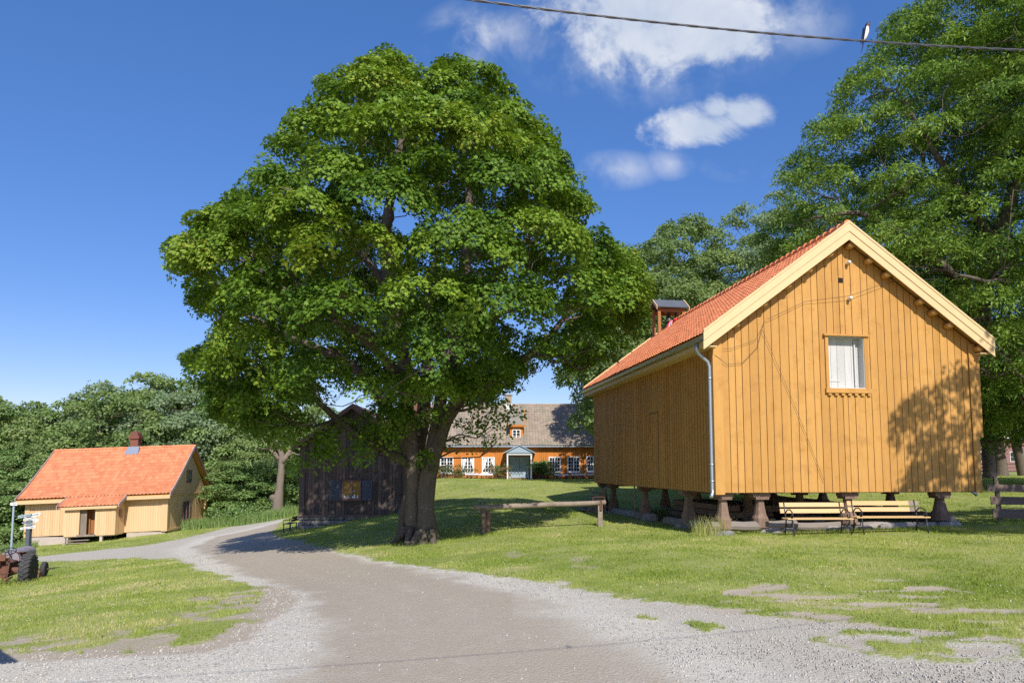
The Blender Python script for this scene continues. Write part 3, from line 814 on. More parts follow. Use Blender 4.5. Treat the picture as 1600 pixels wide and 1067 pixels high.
for (x, y) in ((.05, .2), (.25, .05), (1.5, .2), (1.7, .1), (3.4, .15), (3.7, .05), (5.0, .1), (6.8, .1), (7.1, .1), (.3, 2.6), (.25, 3.1), (.3, 6.5), (.3, 7.2), (.2, 10.8), (2.1, .12), (4.3, 0)):
    rock(st, (x, y, gzb(x, y) + .04), (.24, .2, .14))
st.build_each('footing_stone', M['stone'], barn)
# plank steps at the far end and prop pole
sp = MB()
for k in range(5):
    zz = gzb(-.6, 11.2) + .12 + k * .17; sp.box(-.05 - .9 + k * .17, .0 + .0, 10.9, 12.4, zz, zz + .05)
sp.prism([(-.95, 10.86, gzb(-.6, 11.2)), (.0, 10.86, gzb(-.6, 11.2)), (.0, 10.86, .95)], (0, .04, 0))
sp.build('plank_steps', M['greywood'], barn)
pp = MB(); pp.tube([(-.02, 6.95, gzb(0, 7)), (-.04, 6.9, 1.02)], .03, 8); pp.build('prop_pole', M['greywood'], barn)
ts = thing('timber_stack', 'dark stack of old planks stored in the shade under the storehouse floor', 'timber', (5.52 + cos(A0) * 2.6 - sin(A0) * 5, 18.5 + sin(A0) * 2.6 + cos(A0) * 5, gzb(2.6, 5)), A0)
for k in range(9):
    q = MB(); xx = -1.0 + (k % 3) * .62 + random.uniform(-.05, .05); q.box(xx, xx + .55, -2 + random.uniform(-.3, .3), 2.6 + random.uniform(-.4, .4), .05 + (k // 3) * .21, .23 + (k // 3) * .21); q.build('plank', M['postwood'], ts)
# bell turret
bt = MB(); BY = 12.45
for (x, y, z0) in ((2.95, BY - .35, 7.3), (4.12, BY - .35, 7.9), (2.95, BY + .35, 7.3), (4.12, BY + .35, 7.9)): bt.box(x - .065, x + .065, y - .065, y + .065, z0, 9.02)
bt.box(2.89, 4.18, BY - .40, BY - .36 - .0, 8.82, 8.98); bt.box(2.89, 4.18, BY + .37, BY + .42, 8.82, 8.98); bt.box(3.4, 3.5, BY - .3, BY + .3, 8.86, 8.95)
turret = bt.build('bell_turret', M['door'], barn)
tr_ = MB()
for s in (-1, 1): tr_.prism([(2.78, BY + s * .58, 8.98), (2.78, BY, 9.42), (2.78, BY, 9.47), (2.78, BY + s * .60, 9.02)][::s], (1.5, 0, 0))
tr_.build('turret_roof', M['slate'], turret)
tb_ = MB()
for xx in (2.74, 4.28):
    for s in (-1, 1): tb_.prism([(xx, BY + s * .63, 8.88), (xx, BY, 9.36), (xx, BY, 9.52), (xx, BY + s * .66, 9.02)][::s], (.035, 0, 0))
tb_.build_each('turret_barge', M['barge'], turret)
bl = MB(); bl.lathe((3.55, BY, 8.42), [(.22, 0), (.185, .05), (.14, .15), (.12, .25), (.07, .33), (.02, .36), (.02, .46)], 16); bl.build('bell', M['brass'], turret, True)
# flag hanging in the turret
def bw(x, y, z):
    return (5.52 + cos(A0) * x - sin(A0) * y, 18.5 + sin(A0) * x + cos(A0) * y, z)
fl = thing('flag', 'furled red white and blue flag hanging beneath the roof turret bell', 'flag', bw(3.42, BY - .42, 7.65), A0)
for nm, mt, a, b_, dz in (('stripe', 'redcl', -.16, -.08, 0), ('stripe', 'whitecl', -.08, -.035, .001), ('stripe', 'bluecl', -.035, .025, .002), ('stripe', 'whitecl', .025, .065, .001), ('stripe', 'redcl', .065, .12, 0)):
    m_ = MB()
    zs = [0, .2, .4, .6, .78]
    wv = [(.0, 1.1), (-.02, 1.1), (.0, .95), (.04, .75), (.12, .35)]
    for k in range(4):
        (o0, s0), (o1, s1) = wv[k], wv[k + 1]
        m_.prism([(o0 + a * s0, 0, zs[k]), (o0 + b_ * s0, -.02, zs[k]), (o1 + b_ * s1, -.02, zs[k + 1]), (o1 + a * s1, 0, zs[k + 1])], (0, .02, 0))
    m_.build(nm, M[mt], fl)
m_ = MB(); m_.tube([(.33, 0, -.0), (.30, 0, .75)], .03, 8); m_.build('flag_staff', M['white'], fl)
m_ = MB(); m_.lathe((.28, 0, .74), [(.05, 0), (.09, .05), (.07, .13), (.0, .15)], 10); m_.build('finial', M['redcl'], fl)

# ---------------------------------------------------------------- small cream cottage
HZ = -2.88
def hshear(p): return (p[0], p[1], p[2] + .040 * p[0])
hs = thing('cottage', 'small cream wooden cottage with bright orange pantile roof and brick chimney', 'cottage', (-32.17, 45.54, HZ + .018), radians(5.8))
HW, HD, HE, HR = 8.95, 7.5, 2.30, 5.72
def hm(): m_ = MB(); m_.xf = hshear; return m_
mb = hm(); mb.box(.03, HW - .03, .03, HD - .03, 0, HE + .1); mb.prism([(.03, .03, HE + .1), (.03, HD - .03, HE + .1), (.03, HD / 2, HR - .15)], (HW - .06, 0, 0)); mb.build('wall_core', M['cream'], hs)
mb = hm()
boards(mb, .0, HW, -.02, lambda x: HE - .02, .03, .025, .13, .17, .012, holes=[(3.1, 6.22, -.02, HE + .5)])
mb.build('front_wall', M['cream'], hs); mb = hm()
boards(mb, .0, HD, -.02, lambda x: HE, HW - .03, -.025, .13, .17, .012, ax='y')
mb.build('gable_wall', M['cream'], hs)
mb = hm()
boards(mb, .0, HD, HE + .03, lambda y: HR - .18 - abs(y - HD / 2) * .86, HW - .0, -.03, .13, .17, .012, ax='y', cuts=[HD / 2])
mb.box(HW + .0, HW + .05, -.02, HD + .02, HE - .03, HE + .035)
mb.build('upper_gable_wall', M['cream'], hs)
mb = hm()
for (x0, x1) in ((-.01, .30), (HW - .32, HW + .0)): mb.box(x0, x1, -.05, .0, -.06, HE)
mb.box(HW, HW + .05, -.05, .14, -.06, HE); mb.box(HW - .0, HW + .10, HD - .2, HD + .05, -.06, HE)
mb.box(HW + .0, HW + .05, .15, HD - .2, -.08, .06)
mb.box(-.35, 2.75, -.52, -.47, HE - .16, HE + .06); mb.box(6.5, HW + .35, -.52, -.47, HE - .16, HE + .06)
mb.build_each('corner_board', M['cream'], hs)
# foundation
mb = hm(); mb.xf = None
mb.box(.05, 2.7, .06, .5, -1.3, -.03 + .0); mb.box(6.4, HW - .1, .06, .5, -1.0, .24); mb.box(HW - .3, HW - .04, .5, HD - .1, -.9, .33); mb.box(.05, .5, .5, HD, -1.3, -.03)
mb.build_each('foundation', M['plinth'], hs)
mb = hm()
for x in (3.05, 5.3): mb.box(x, x + .16, -1.25, -1.1, -.75, -.06)
mb.box(3.15, 6.2, -1.25, .2, -.10, -.045); mb.build_each('porch_post', M['plinth'], hs)
# porch
def pz(y): return HE - .12 + (y + .0) * .42
mb = hm()
PX0, PX1, PY = 3.13, 6.25, -1.3
boards(mb, PX0, PX1, -.04, lambda x: 1.82, PY, .025, .13, .17, .012, holes=[(4.05, 5.0, .05, 1.84)], cuts=[4.05, 5.0])
mb.box(PX0 + .02, 4.05, PY, PY + .07, -.03, 1.8); mb.box(5.0, PX1 - .02, PY, PY + .07, -.03, 1.8)
boards(mb, PY, .0, -.04, lambda y: pz(y) - .02, PX1 - .01, -.025, .13, .17, .012, ax='y')
mb.box(PX1 - .06, PX1 - .01, PY + .07, 0, -.03, 1.8); mb.box(PX0 + .01, PX0 + .06, PY + .07, 0, -.03, 1.8)
mb.box(PX0 - .15, PX1 + .15, PY - .24, PY - .19, 1.68, 1.86)
porch = mb.build('porch', M['cream'], hs)
mb = hm()
tiles(mb, (PX0 - .35, PY - .28, 1.87), (PX1 - PX0 + .62, 0, 0), (0, 1.55, .84), .235, .36, .058, .022)
mb.prism([(PX0 - .3, PY - .22, 1.78), (PX0 - .3, .4, 2.58), (PX0 - .3, .4, 2.66), (PX0 - .3, PY - .22, 1.86)], (PX1 - PX0 + .55, 0, 0))
mb.build('porch_roof', M['tile2'], hs)
mb = hm()
mb.prism([(PX1 + .27, PY - .30, 1.76), (PX1 + .27, .35, 2.70), (PX1 + .27, .35, 2.90), (PX1 + .27, PY - .30, 1.96)], (.05, 0, 0))
mb.prism([(PX0 - .40, PY - .30, 1.76), (PX0 - .40, .30, 2.66), (PX0 - .40, .30, 2.84), (PX0 - .40, PY - .30, 1.96)], (.05, 0, 0))
mb.build_each('porch_barge', M['greytrim'], hs)
mb = hm(); mb.box(4.07, 4.45, PY + .08, PY + .12, .05, 1.8, .9); mb.build('open_door_leaf', M['greywood'], porch)
mb = hm(); mb.box(4.46, 5.0, PY + .6, PY + .66, .05, 1.8); mb.box(4.03, 4.46, PY + .5, PY + .56, .0, 1.8); mb.build('inner_door', M['door'], porch)
mb = hm(); mb.box(3.98, 5.08, PY - .18, PY + .1, -.05, .05, .1)
for k in range(4): mb.box(3.4, 4.8, PY - .32 - k * .26, PY - .12 - k * .26, -.30 - k * .15, -.25 - k * .15)
mb.build('doorstep', M['greywood'], porch)
mb = hm(); mb.box(PX1 + .017, PX1 + .06, -.82, -.45, 1.0, 1.55); mb.build('meter_box', M['maroon'], hs)
# main roof
sg = lambda f: .26 * max(0, 1 - f * 3.0) ** 2
mb = hm()
lv = HD / 2 + .5; dz = HR - (HE + .02)
tiles(mb, (-.36, -.5, HE + .02 - .10), (HW + .72, 0, 0), (0, lv, dz + .10), .235, .36, .062, .022, sag=lambda f: .02 + .22 * max(0, 1 - f * 2.6) ** 2 + .0)
tiles(mb, (HW + .36, HD + .5, HE + .02), (-HW - .72, 0, 0), (0, -lv, dz), .20, .33, .042, .03)
hr = mb.build('roof', M['tile2'], hs)
mb = hm()
def tz(f): return HE - .08 + f * (dz + .10) + .22 * max(0, 1 - f * 2.6) ** 2 - .13
pr = [(-.46 + f * lv, tz(f)) for f in (0, .1, .2, .38, .97)]
for (a_1, b_1) in zip(pr[:-1], pr[1:]): mb.prism([(-.34, a_1[0], a_1[1]), (-.34, b_1[0], b_1[1]), (-.34, b_1[0], b_1[1] + .07), (-.34, a_1[0], a_1[1] + .07)], (HW + .68, 0, 0))
mb.prism([(-.34, HD / 2, HR - .07), (-.34, HD + .5, HE - .05), (-.34, HD + .5, HE + .0), (-.34, HD / 2, HR)], (HW + .68, 0, 0))
mb.build('soffit', M['ochre'], hs)
mb = hm(); x = -.36
while x < HW + .2: mb.tube([(x, HD / 2, HR + .06), (x + .36, HD / 2, HR + .045)], [.11, .095], 8); x += .335
mb.build('ridge_tile', M['tile2'], hr)
for xb, mt in ((-.40, 'greytrim'), (HW + .345, 'greytrim')):
    mb = hm()
    bp = [(-.55 + f * (lv + .05), tz(f) + .08) for f in (0, .1, .2, .38, 1.0)]
    for (p, q) in zip(bp[:-1], bp[1:]):
        mb.prism([(xb, p[0], p[1] - .09), (xb, q[0], q[1] - .09), (xb, q[0], q[1] + .17), (xb, p[0], p[1] + .17)], (.05, 0, 0))
    mb.build_each('barge_board', M[mt], hs)
    mb = hm(); mb.prism([(xb, HD / 2 + .002, HR - .12), (xb, HD + .5, HE - .10), (xb, HD + .5, HE + .14), (xb, HD / 2 + .002, HR + .14)], (.05, 0, 0)); mb.build_each('barge_board', M['maroon'], hs)
mb = hm(); CX, CYy = 5.15, HD / 2
mb.box(CX - .27, CX + .27, CYy - .27, CYy + .27, HR - .3, HR + .85); mb.box(CX - .36, CX + .36, CYy - .36, CYy + .36, HR + .70, HR + .92, .9)
n = 8; mb.prism([(CX - .27 * cos(pi * k / n), CYy - .33, HR + .92 + .34 * sin(pi * k / n) ** .7) for k in range(n + 1)], (0, .66, 0), 1.0)
ch = mb.build('chimney', M['brick'], hs)
mb = hm(); mb.prism([(CX - .5, CYy - .62, HR - .42), (CX + .45, CYy - .62, HR - .42), (CX + .36, CYy - .28, HR + .10), (CX - .38, CYy - .28, HR + .10)], (0, .03, .05)); mb.box(CX - .34, CX + .34, CYy - .3, CYy + .3, HR + .05, HR + .14); mb.build('chimney_flashing', M['zinc'], ch)
def window(parent, o, U, Nn, ww, wh, cols, rows, fm, gm_, fw=.07, mull=.035, casements=1, depth=.05, name='window', sill=None, xf=None):
    """window with lower left corner o, along U, facing Nn"""
    o = np.array(o, float); U = np.array(U, float); Nn = np.array(Nn, float); Zv = np.array([0, 0, 1.])
    def bx(m_, a0, a1, z0, z1, d0, d1):
        P = [o + U * a0 + Zv * z0 + Nn * d0, o + U * a1 + Zv * z0 + Nn * d0, o + U * a1 + Zv * z1 + Nn * d0, o + U * a0 + Zv * z1 + Nn * d0]
        m_.prism(P, Nn * (d1 - d0), .3)
    m_ = MB(); m_.xf = xf
    bx(m_, 0, fw, 0, wh, 0, depth); bx(m_, ww - fw, ww, 0, wh, 0, depth); bx(m_, fw, ww - fw, 0, fw, 0, depth); bx(m_, fw, ww - fw, wh - fw, wh, 0, depth)
    cw = (ww - 2 * fw) / casements
    for c in range(casements):
        if c: bx(m_, fw + c * cw - mull * .9, fw + c * cw + mull * .9, fw, wh - fw, 0, depth - .004)
        for k in range(1, cols): bx(m_, fw + c * cw + cw * k / cols - mull / 3, fw + c * cw + cw * k / cols + mull / 3, fw, wh - fw, 0, depth - .02)
    for r in range(1, rows): bx(m_, fw, ww - fw, fw + (wh - 2 * fw) * r / rows - mull / 3, fw + (wh - 2 * fw) * r / rows + mull / 3, 0, depth - .023)
    f = m_.build(name, M[fm], parent)
    m_ = MB(); m_.xf = xf; bx(m_, fw - .01, ww - fw + .01, fw - .01, wh - fw + .01, -.004, .008); m_.build('pane', M[gm_], f)
    if sill:
        m_ = MB(); m_.xf = xf; bx(m_, -.06, ww + .06, -.06, -.001, 0, depth + .05); m_.build('sill', M[sill], f)
    return f
window(hs, (HW + .027, 2.8, .42), (0, 1, 0), (1, 0, 0), 1.3, 1.35, 1, 3, 'maroon', 'glassl', .07, .05, 2, .04, xf=hshear)
window(hs, (HW + .032, 3.25, 3.1), (0, 1, 0), (1, 0, 0), .95, .90, 1, 2, 'maroon', 'glassl', .07, .05, 2, .04, xf=hshear)

# ---------------------------------------------------------------- dark timber house behind the maple
dk_ = thing('dark_timber_house', 'dark tarred timber house with stone foundation half hidden behind the big maple', 'house', (-10.78, 35, 0), 0)
DW, DD = 5.3, 7.0; D0 = -.64; DE, DR = 2.95, 4.85; DS = (DR - DE) / (DW / 2)
mb = MB(); mb.box(.03, DW - .03, .03, DD, D0, DE); mb.prism([(.03, .03, DE), (DW - .03, .03, DE), (DW / 2, .03, DR - .05)], (0, DD - .03, 0)); mb.build('wall_core', M['darkwood'], dk_)
mb = MB(); boards(mb, 0, DW, D0 - .05, lambda x: DR - .03 - abs(x - DW / 2) * DS, .03, .03, .13, .24, .02, cuts=[DW / 2])
mb.build('front_wall', M['darkwood'], dk_); mb = MB()
y = 0
while y < DD: mb.box(-.03, .0, y, y + .17, D0 - .05, DE); mb.box(DW, DW + .03, y, y + .17, D0 - .05, DE); y += .2
mb.build('side_wall', M['darkwood'], dk_)
mb = MB(); mb.box(-.05, .22, -.06, -.01, D0 - .08, DE - .03); mb.box(DW - .42, DW - .18, -.06, -.01, D0 - .02, DE); mb.box(-.05, DW, -.09, -.01, D0 - .14, D0 - .05); mb.build_each('corner_board', M['darkwood'], dk_)
mb = MB()
nx_ = 24
for i in range(nx_):
    for k in range(3):
        x = .05 + (DW - .1) * (i + .5) / nx_; z = D0 - .22 - k * .24
        rock(mb, (x, .08 + random.uniform(-.03, .03), z), (.16, .12, .15))
for i in range(18): rock(mb, (.0, .2 + i * .38, D0 - .25), (.16, .24, .18)); rock(mb, (.0, .2 + i * .38, D0 - .55), (.16, .24, .18))
mb.box(.06, DW - .06, .12, DD, -2.2, D0 - .02, .9)
mb.build('foundation', M['stone'], dk_)
mb = MB()
for s in (-1, 1):
    xe = DW / 2 + s * (DW / 2 + .38)
    y = -.35
    while y < DD + .3:
        wv = random.uniform(.17, .22)
        P = [(xe, y, DR + .06 - (abs(xe - DW / 2)) * DS), (DW / 2, y, DR + .06), (DW / 2, y, DR + .10), (xe, y, DR + .10 - (abs(xe - DW / 2)) * DS)]
        if s > 0: P = P[::-1]
        mb.prism(P, (0, wv - .02, 0)); y += wv
    for dz in (-.16, -.04):
        P = [(xe, -.37, DR + dz - (abs(xe - DW / 2)) * DS), (DW / 2, -.37, DR + dz), (DW / 2, -.37, DR + dz + .11), (xe, -.37, DR + dz + .11 - (abs(xe - DW / 2)) * DS)]
        if s > 0: P = P[::-1]
        mb.prism(P, (0, -.04 + dz * .1, 0))
mb.build('roof', M['roofwood'], dk_)
WX = 2.12; WZ = .05
fw_ = window(dk_, (WX, -.032, WZ), (1, 0, 0), (0, -1, 0), .98, 1.0, 1, 1, 'maroon', 'amber', .06, .06, 2, .05, sill='darkwood')
mb = MB(); mb.box(WX - .05, WX + 1.03, -.12, -.03, WZ + 1.003, WZ + 1.05); mb.build('lintel', M['darkwood'], fw_)
for s, x0 in ((-1, WX - .58), (1, WX + 1.02)):
    mb = MB(); mb.box(x0, x0 + .54, -.07, -.045, WZ - .02, WZ + 1.0, .9)
    for k in range(-6, 12):
        pts = []
        a = k * .12
        q0 = (0, a) if s < 0 else (.54, a); q1 = (.54, a + .54 * 1.1) if s < 0 else (0, a + .54 * 1.1)
        z0, z1 = max(q0[1], 0), min(q1[1], 1.0)
        if z1 - z0 < .04: continue
        xa = x0 + q0[0] + (q1[0] - q0[0]) * (z0 - q0[1]) / (q1[1] - q0[1]); xb = x0 + q0[0] + (q1[0] - q0[0]) * (z1 - q0[1]) / (q1[1] - q0[1])
        mb.beam((xa, -.08, WZ + z0), (xb, -.08, WZ + z1), .02, .05, .3, up=(0, 1, 0))
    mb.build('shutter', M['shutter'], fw_)
for (x, z, h, w_) in ((.14, .09, .16, .05), (.22, .09, .12, .06), (.30, .09, .2, .04), (.38, .09, .14, .05), (.56, .09, .12, .06), (.66, .09, .2, .1), (.82, .09, .16, .07), (.62, .42, .04, .12)):
    mb = MB(); mb.lathe((WX + x, -.06, WZ + z), [(w_ * .5, 0), (w_ * .6, h * .3), (w_ * .4, h * .7), (w_ * .3, h)], 8); mb.build('ornament', M['porcelain'], fw_)

# ---------------------------------------------------------------- long orange main house
mh = thing('main_house', 'long orange wooden main house with weathered tile roof, dormer and white porch', 'house', (-9.3, 55, .75), 0)
MW, ME_, MRZ = 24.5, 2.72, 6.35; MD = 9.2
mb = MB(); mb.box(0.02, MW - .02, .03, MD, .0, ME_); mb.prism([(.02, .03, ME_), (.02, MD, ME_), (.02, MD / 2, MRZ - .1)], (MW - .04, 0, 0)); mb.build('wall_core', M['orange'], mh)
mb = MB(); boards(mb, 0, MW, .12, lambda x: ME_ - .05, .03, .03, .14, .19, .02); mb.build('front_wall', M['orange'], mh); mb = MB(); boards(mb, 0, MD, .12, lambda y: MRZ - .15 - abs(y - MD / 2) * .79, 0.02, .03, .15, .19, .02, ax='y', cuts=[MD / 2])
mb.build('gable_wall', M['orange'], mh)
mb = MB(); mb.box(-.03, MW + .03, -.06, .02, -.4, .12); mb.build('plinth', M['brick'], mh)
mb = MB(); tiles(mb, (-.3, -.4, ME_ - .02), (MW + .6, 0, 0), (0, MD / 2 + .4, MRZ - ME_ + .02), .24, .30, .045, .035, prof=(0, 1, .4))
tiles(mb, (MW + .3, MD + .4, ME_ - .02), (-MW - .6, 0, 0), (0, -MD / 2 - .4, MRZ - ME_ + .02), .5, .6, .03, .03, prof=(0, 1, .4))
mr_ = mb.build('roof', M['oldtile'], mh)
mb = MB(); mb.box(-.3, MW + .3, -.45, -.36, ME_ - .16, ME_ - .02); mb.build('gutter', M['zinc'], mh)
mb = MB(); mb.tube([(-.3, MD / 2, MRZ + .05), (MW + .3, MD / 2, MRZ + .05)], .11, 8); mb.build('ridge_tile', M['oldtile'], mr_)
def chim(x, w_, h):
    mb = MB(); mb.box(x - w_, x + w_, MD / 2 - .5, MD / 2 + .1, MRZ - .6, MRZ + h); mb.box(x - w_ - .08, x + w_ + .08, MD / 2 - .58, MD / 2 + .18, MRZ + h, MRZ + h + .06, 1); c_ = mb.build('chimney', M['oldtile'], mh)
    mb = MB(); mb.box(x - w_ - .02, x + w_ + .02, MD / 2 - .54, MD / 2 + .12, MRZ - .7, MRZ + .12); mb.build('chimney_flashing', M['white'], c_)
MX = lambda px, Y=55: (px - 800) / F * Y + 9.3
chim(MX(794, 59), .30, .85); 
mb = MB(); mb.box(MX(650, 57) - .2, MX(657, 57) + .1, 2.2, 2.7, 3.3, 7.0); c2 = mb.build('chimney', M['brick'], mh)
for i, (a_1, b_1, z0, z1) in enumerate([(688, 709, .42, 1.72), (721, 741, .45, 1.72), (753, 773, .45, 1.72), (857, 876, .50, 1.75), (886, 906, .52, 1.77), (916, 937, .55, 1.80), (640, 660, .4, 1.7), (955, 975, .5, 1.78)]):
    x0 = MX(a_1); f = window(mh, (x0, -.002, z0 + .05), (1, 0, 0), (0, -1, 0), MX(b_1) - x0, z1 - z0, 2, 4, 'white', 'glass', .09, .05, 2, .07, sill='white')
    if i in (1, 2):
        for s in (0, 1):
            mb = MB(); w_ = MX(b_1) - x0
            xa = x0 + .12 if s == 0 else x0 + w_ / 2 + .25
            mb.prism([(xa, -.012, z0 + .3), (xa + .05, -.012, z0 + .3), (xa + .32, -.012, z1 - .1), (xa, -.012, z1 - .1)] if s == 0 else [(xa + .2, -.012, z0 + .3), (xa + .25, -.012, z0 + .3), (xa + .25, -.012, z1 - .1), (xa - .06, -.012, z1 - .1)], (0, -.006, 0)); mb.build('curtain', M['whitecl'], f)
# dormer
dx0, dx1 = MX(795), MX(819)
mb = MB(); yb = .55
mb.box(dx0 + .1, dx1 - .1, yb, yb + 2.2, 3.0, 4.35); 
dm = mb.build('dormer', M['orange'], mh)
window(dm, ((dx0 + dx1) / 2 - .33, yb - .002, 3.22), (1, 0, 0), (0, -1, 0), .66, .80, 1, 3, 'white', 'glass', .06, .04, 2, .05)
mb = MB(); mb.prism([(dx0 - .05, yb - .18, 4.28), (dx0 - .05, yb + 2.9, 5.75), (dx0 - .05, yb + 2.9, 5.9), (dx0 - .05, yb - .18, 4.40)], (dx1 - dx0 + .1, 0, 0), .0); mb.build('dormer_roof', M['oldtile'], dm)
mb = MB(); mb.prism([(dx1 + .05, yb - .2, 4.24), (dx1 + .05, yb + 2.9, 5.73), (dx1 + .05, yb + 2.9, 5.93), (dx1 + .05, yb - .2, 4.44)], (.06, 0, 0)); mb.box(dx0 - .05, dx1 - .0, yb - .24, yb - .18, 4.22, 4.40, .9); mb.build('dormer_trim', M['orange'], dm)
# porch
px0, px1 = MX(792, 53.6), MX(831, 53.6)
mb = MB(); py = -1.5; pc = (px0 + px1) / 2; hw_ = (px1 - px0) / 2
for x in (px0 + .05, px1 - .05): mb.box(x - .055, x + .055, py, py + .11, -.1, 2.02); mb.box(x - .05, x + .05, -.14, -.04, -.1, 2.0)
mb.box(px0 - .02, px1 + .02, py - .02, py + .13, 1.92, 2.06)
for s in (-1, 1):
    x = pc + s * (hw_ - .05); mb.box(x - .03, x + .03, py + .12, -.12, -.05, .55)
pch = mb.build('porch', M['white'], mh)
mb = MB()
for s in (-1, 1):
    P = [(pc + s * (hw_ + .28), py - .2, 2.02), (pc, py - .2, 2.66), (pc, py - .2, 2.73), (pc + s * (hw_ + .3), py - .2, 2.08)]
    if s > 0: P = P[::-1]
    mb.prism(P, (0, 1.7, 0))
mb.prism([(pc - hw_ - .05, py - .1, 2.07), (pc + hw_ + .05, py - .1, 2.07), (pc, py - .1, 2.62)], (0, .05, 0)); mb.build('porch_roof', M['bluegrey'], pch)
mb = MB()
for k in range(5):
    xa = pc - hw_ + .3 + k * .27
    for s in (0, 1): mb.beam((xa + .27 * s, py + .02, 1.66), (xa + .27 * (1 - s), py + .02, 1.92), .025, .025)
mb.build('lattice', M['iron'], pch)
mb = MB(); mb.box(pc - .68, pc - .01, -.05, -.01, .05, 1.80); mb.box(pc + .01, pc + .68, -.05, -.01, .05, 1.80); mb.box(pc - .8, pc - .68, -.07, -.0, .0, 1.95); mb.box(pc + .68, pc + .8, -.07, -.0, .0, 1.95)
dr_ = mb.build('door', M['bluegrey'], mh)
mb = MB(); mb.lathe((pc + .08, -.05, .95), [(.03, 0), (.03, .05), (.0, .06)], 8, (0, -1, 0)); mb.build('handle', M['iron'], dr_)
mb = MB(); mb.box(px0 - .1, px1 + .1, py - .2, 0, -.4, -.0); mb.build('doorstep', M['stone'], mh)
# ---------------------------------------------------------------- park benches under the storehouse
def park_bench(label, loc, rz, ln=1.8, worn=False):
    r = thing('park_bench', label, 'bench', loc, rz, 'varnished slat benches with curled iron arms')
    for k, (y, z) in enumerate(((-.13, .44), (0, .435), (.13, .44))):
        m_ = MB(); m_.box(-ln / 2, ln / 2, y - .055, y + .055, z - .015, z + .015); m_.build('seat_slat', M['pine'], r)
    for z in (.62, .78):
        y = .20 + (z - .45) * .22
        m_ = MB(); m_.prism([(-ln / 2, y, z - .055), (-ln / 2, y + .028, z - .055), (-ln / 2, y + .055, z + .055), (-ln / 2, y + .027, z + .055)], (ln if not (worn) else ln * .86, 0, 0))
        bs = m_.build('back_slat', M['pine'], r)
        if worn:
            m_ = MB(); m_.prism([(-ln / 2 + ln * .861, y, z - .055), (-ln / 2 + ln * .861, y + .028, z - .055), (-ln / 2 + ln * .861, y + .055, z + .055), (-ln / 2 + ln * .861, y + .027, z + .055)], (ln * .139, 0, 0)); m_.build('worn_slat_end', M['greywood'], bs)
    for x in (-ln / 2 + .12, ln / 2 - .12):
        m_ = MB()
        m_.tube([(x, .30, .86), (x, .25, .6), (x, .18, .42), (x, .21, .2), (x, .27, 0)], .018, 7)
        m_.tube([(x, .18, .41), (x, 0, .405), (x, -.19, .41), (x, -.23, .2), (x, -.26, .0)], .018, 7)
        a = [(x, .22, .56), (x, .1, .66), (x, -.06, .67), (x, -.19, .60), (x, -.22, .50), (x, -.15, .45), (x, -.09, .50), (x, -.12, .55)]
        m_.tube(a, .017, 7); m_.tube([(x, -.18, .41), (x, -.10, .25), (x, .08, .22), (x, .19, .3)], .013, 6)
        m_.build('iron_side', M['iron'], r, True)
    return r
def bwl(x, y):
    X = 5.52 + cos(A0) * x - sin(A0) * y; Y = 18.5 + sin(A0) * x + cos(A0) * y; return X, Y, gz(X, Y)
X = at(1280, 810, 17.8)[0]; park_bench('sunlit slatted park bench in front of the piers, the one nearer the downpipe', (X, 17.9, gz(X, 17.9)), radians(3), 1.74)
X = at(1392, 810, 17.8)[0]; park_bench('slatted park bench with weathered grey right end of its backrest', (X, 17.85, gz(X, 17.85)), radians(2), 1.92, True)

# bench beside the dark house
sb = thing('garden_bench', 'small dark garden bench against the corner of the dark timber house', 'bench', (-11.35, 35.3, gz(-11.35, 35.3)), radians(-90))
m_ = MB()
for y in (-.12, 0, .12): m_.box(-.55, .55, y - .05, y + .05, .42, .45)
m_.build('seat', M['slate'], sb)
m_ = MB()
for z in (.6, .74): m_.box(-.55, .55, .2 + (z - .5) * .25, .23 + (z - .5) * .25, z - .05, z + .05)
m_.build('backrest', M['darkwood'], sb)
for x in (-.48, .48):
    for y in (-.17, .17): m_ = MB(); m_.beam((x, y, 0), (x, y, .43), .04, .04); m_.build('leg', M['iron'], sb)
    m_ = MB(); m_.tube([(x, -.2, .42), (x, -.2, .62), (x, .2, .64)], .018, 6); m_.build('armrest', M['iron'], sb)

# ---------------------------------------------------------------- log barrier
P1 = ground_at(757, 832); P2 = ground_at(938, 822)
P1 = at(757, 832, 22.4); P2 = at(938, 822, 23.0)
A = at(739, 793, 22.4); B_ = at(946, 785, 23.0)
rail = thing('log_barrier', 'horizontal round log barrier on two posts across the lawn', 'barrier', P1)
o = np.array(P1)
m_ = MB(); pts = [A + (B_ - A) * k / 8 + np.array([0, 0, random.uniform(-.01, .01)]) - o for k in range(9)]
m_.tube(pts, [.095 - .002 * k for k in range(9)], 12, .3); m_.build('log_rail', M['greywood'], rail, True)
m_ = MB(); zz = pts[0][2] - .06
m_.tube([(-.02, .0, -.2), (-.0, 0, .3), (-.05, .0, zz)], [.11, .10, .09], 9, .9); m_.tube([(.10, .1, -.2), (.12, .1, zz * .9)], [.09, .08], 9, .7); m_.build('post', M['postwood'], rail)
q = np.array(P2) - o
m_ = MB(); m_.box(q[0] - .075, q[0] + .075, q[1] - .06, q[1] + .06, q[2] - .3, (B_ - o)[2] - .07, .1); m_.build('post', M['greywood'], rail)
m_ = MB(); e = B_ - o; m_.tube([e + np.array(v) for v in ((-.42, 0, .06), (-.42, 0, .17), (-.38, 0, .19), (-.06, 0, .19), (-.03, 0, .17), (-.03, 0, .06))], .012, 6)
m_.box(e[0] - .2, e[0] - .12, e[1] - .11, e[1] - .09, e[2] - .25, e[2] + .09)
m_.build('iron_handle', M['rust'], rail)
m_ = MB(); e = A - o
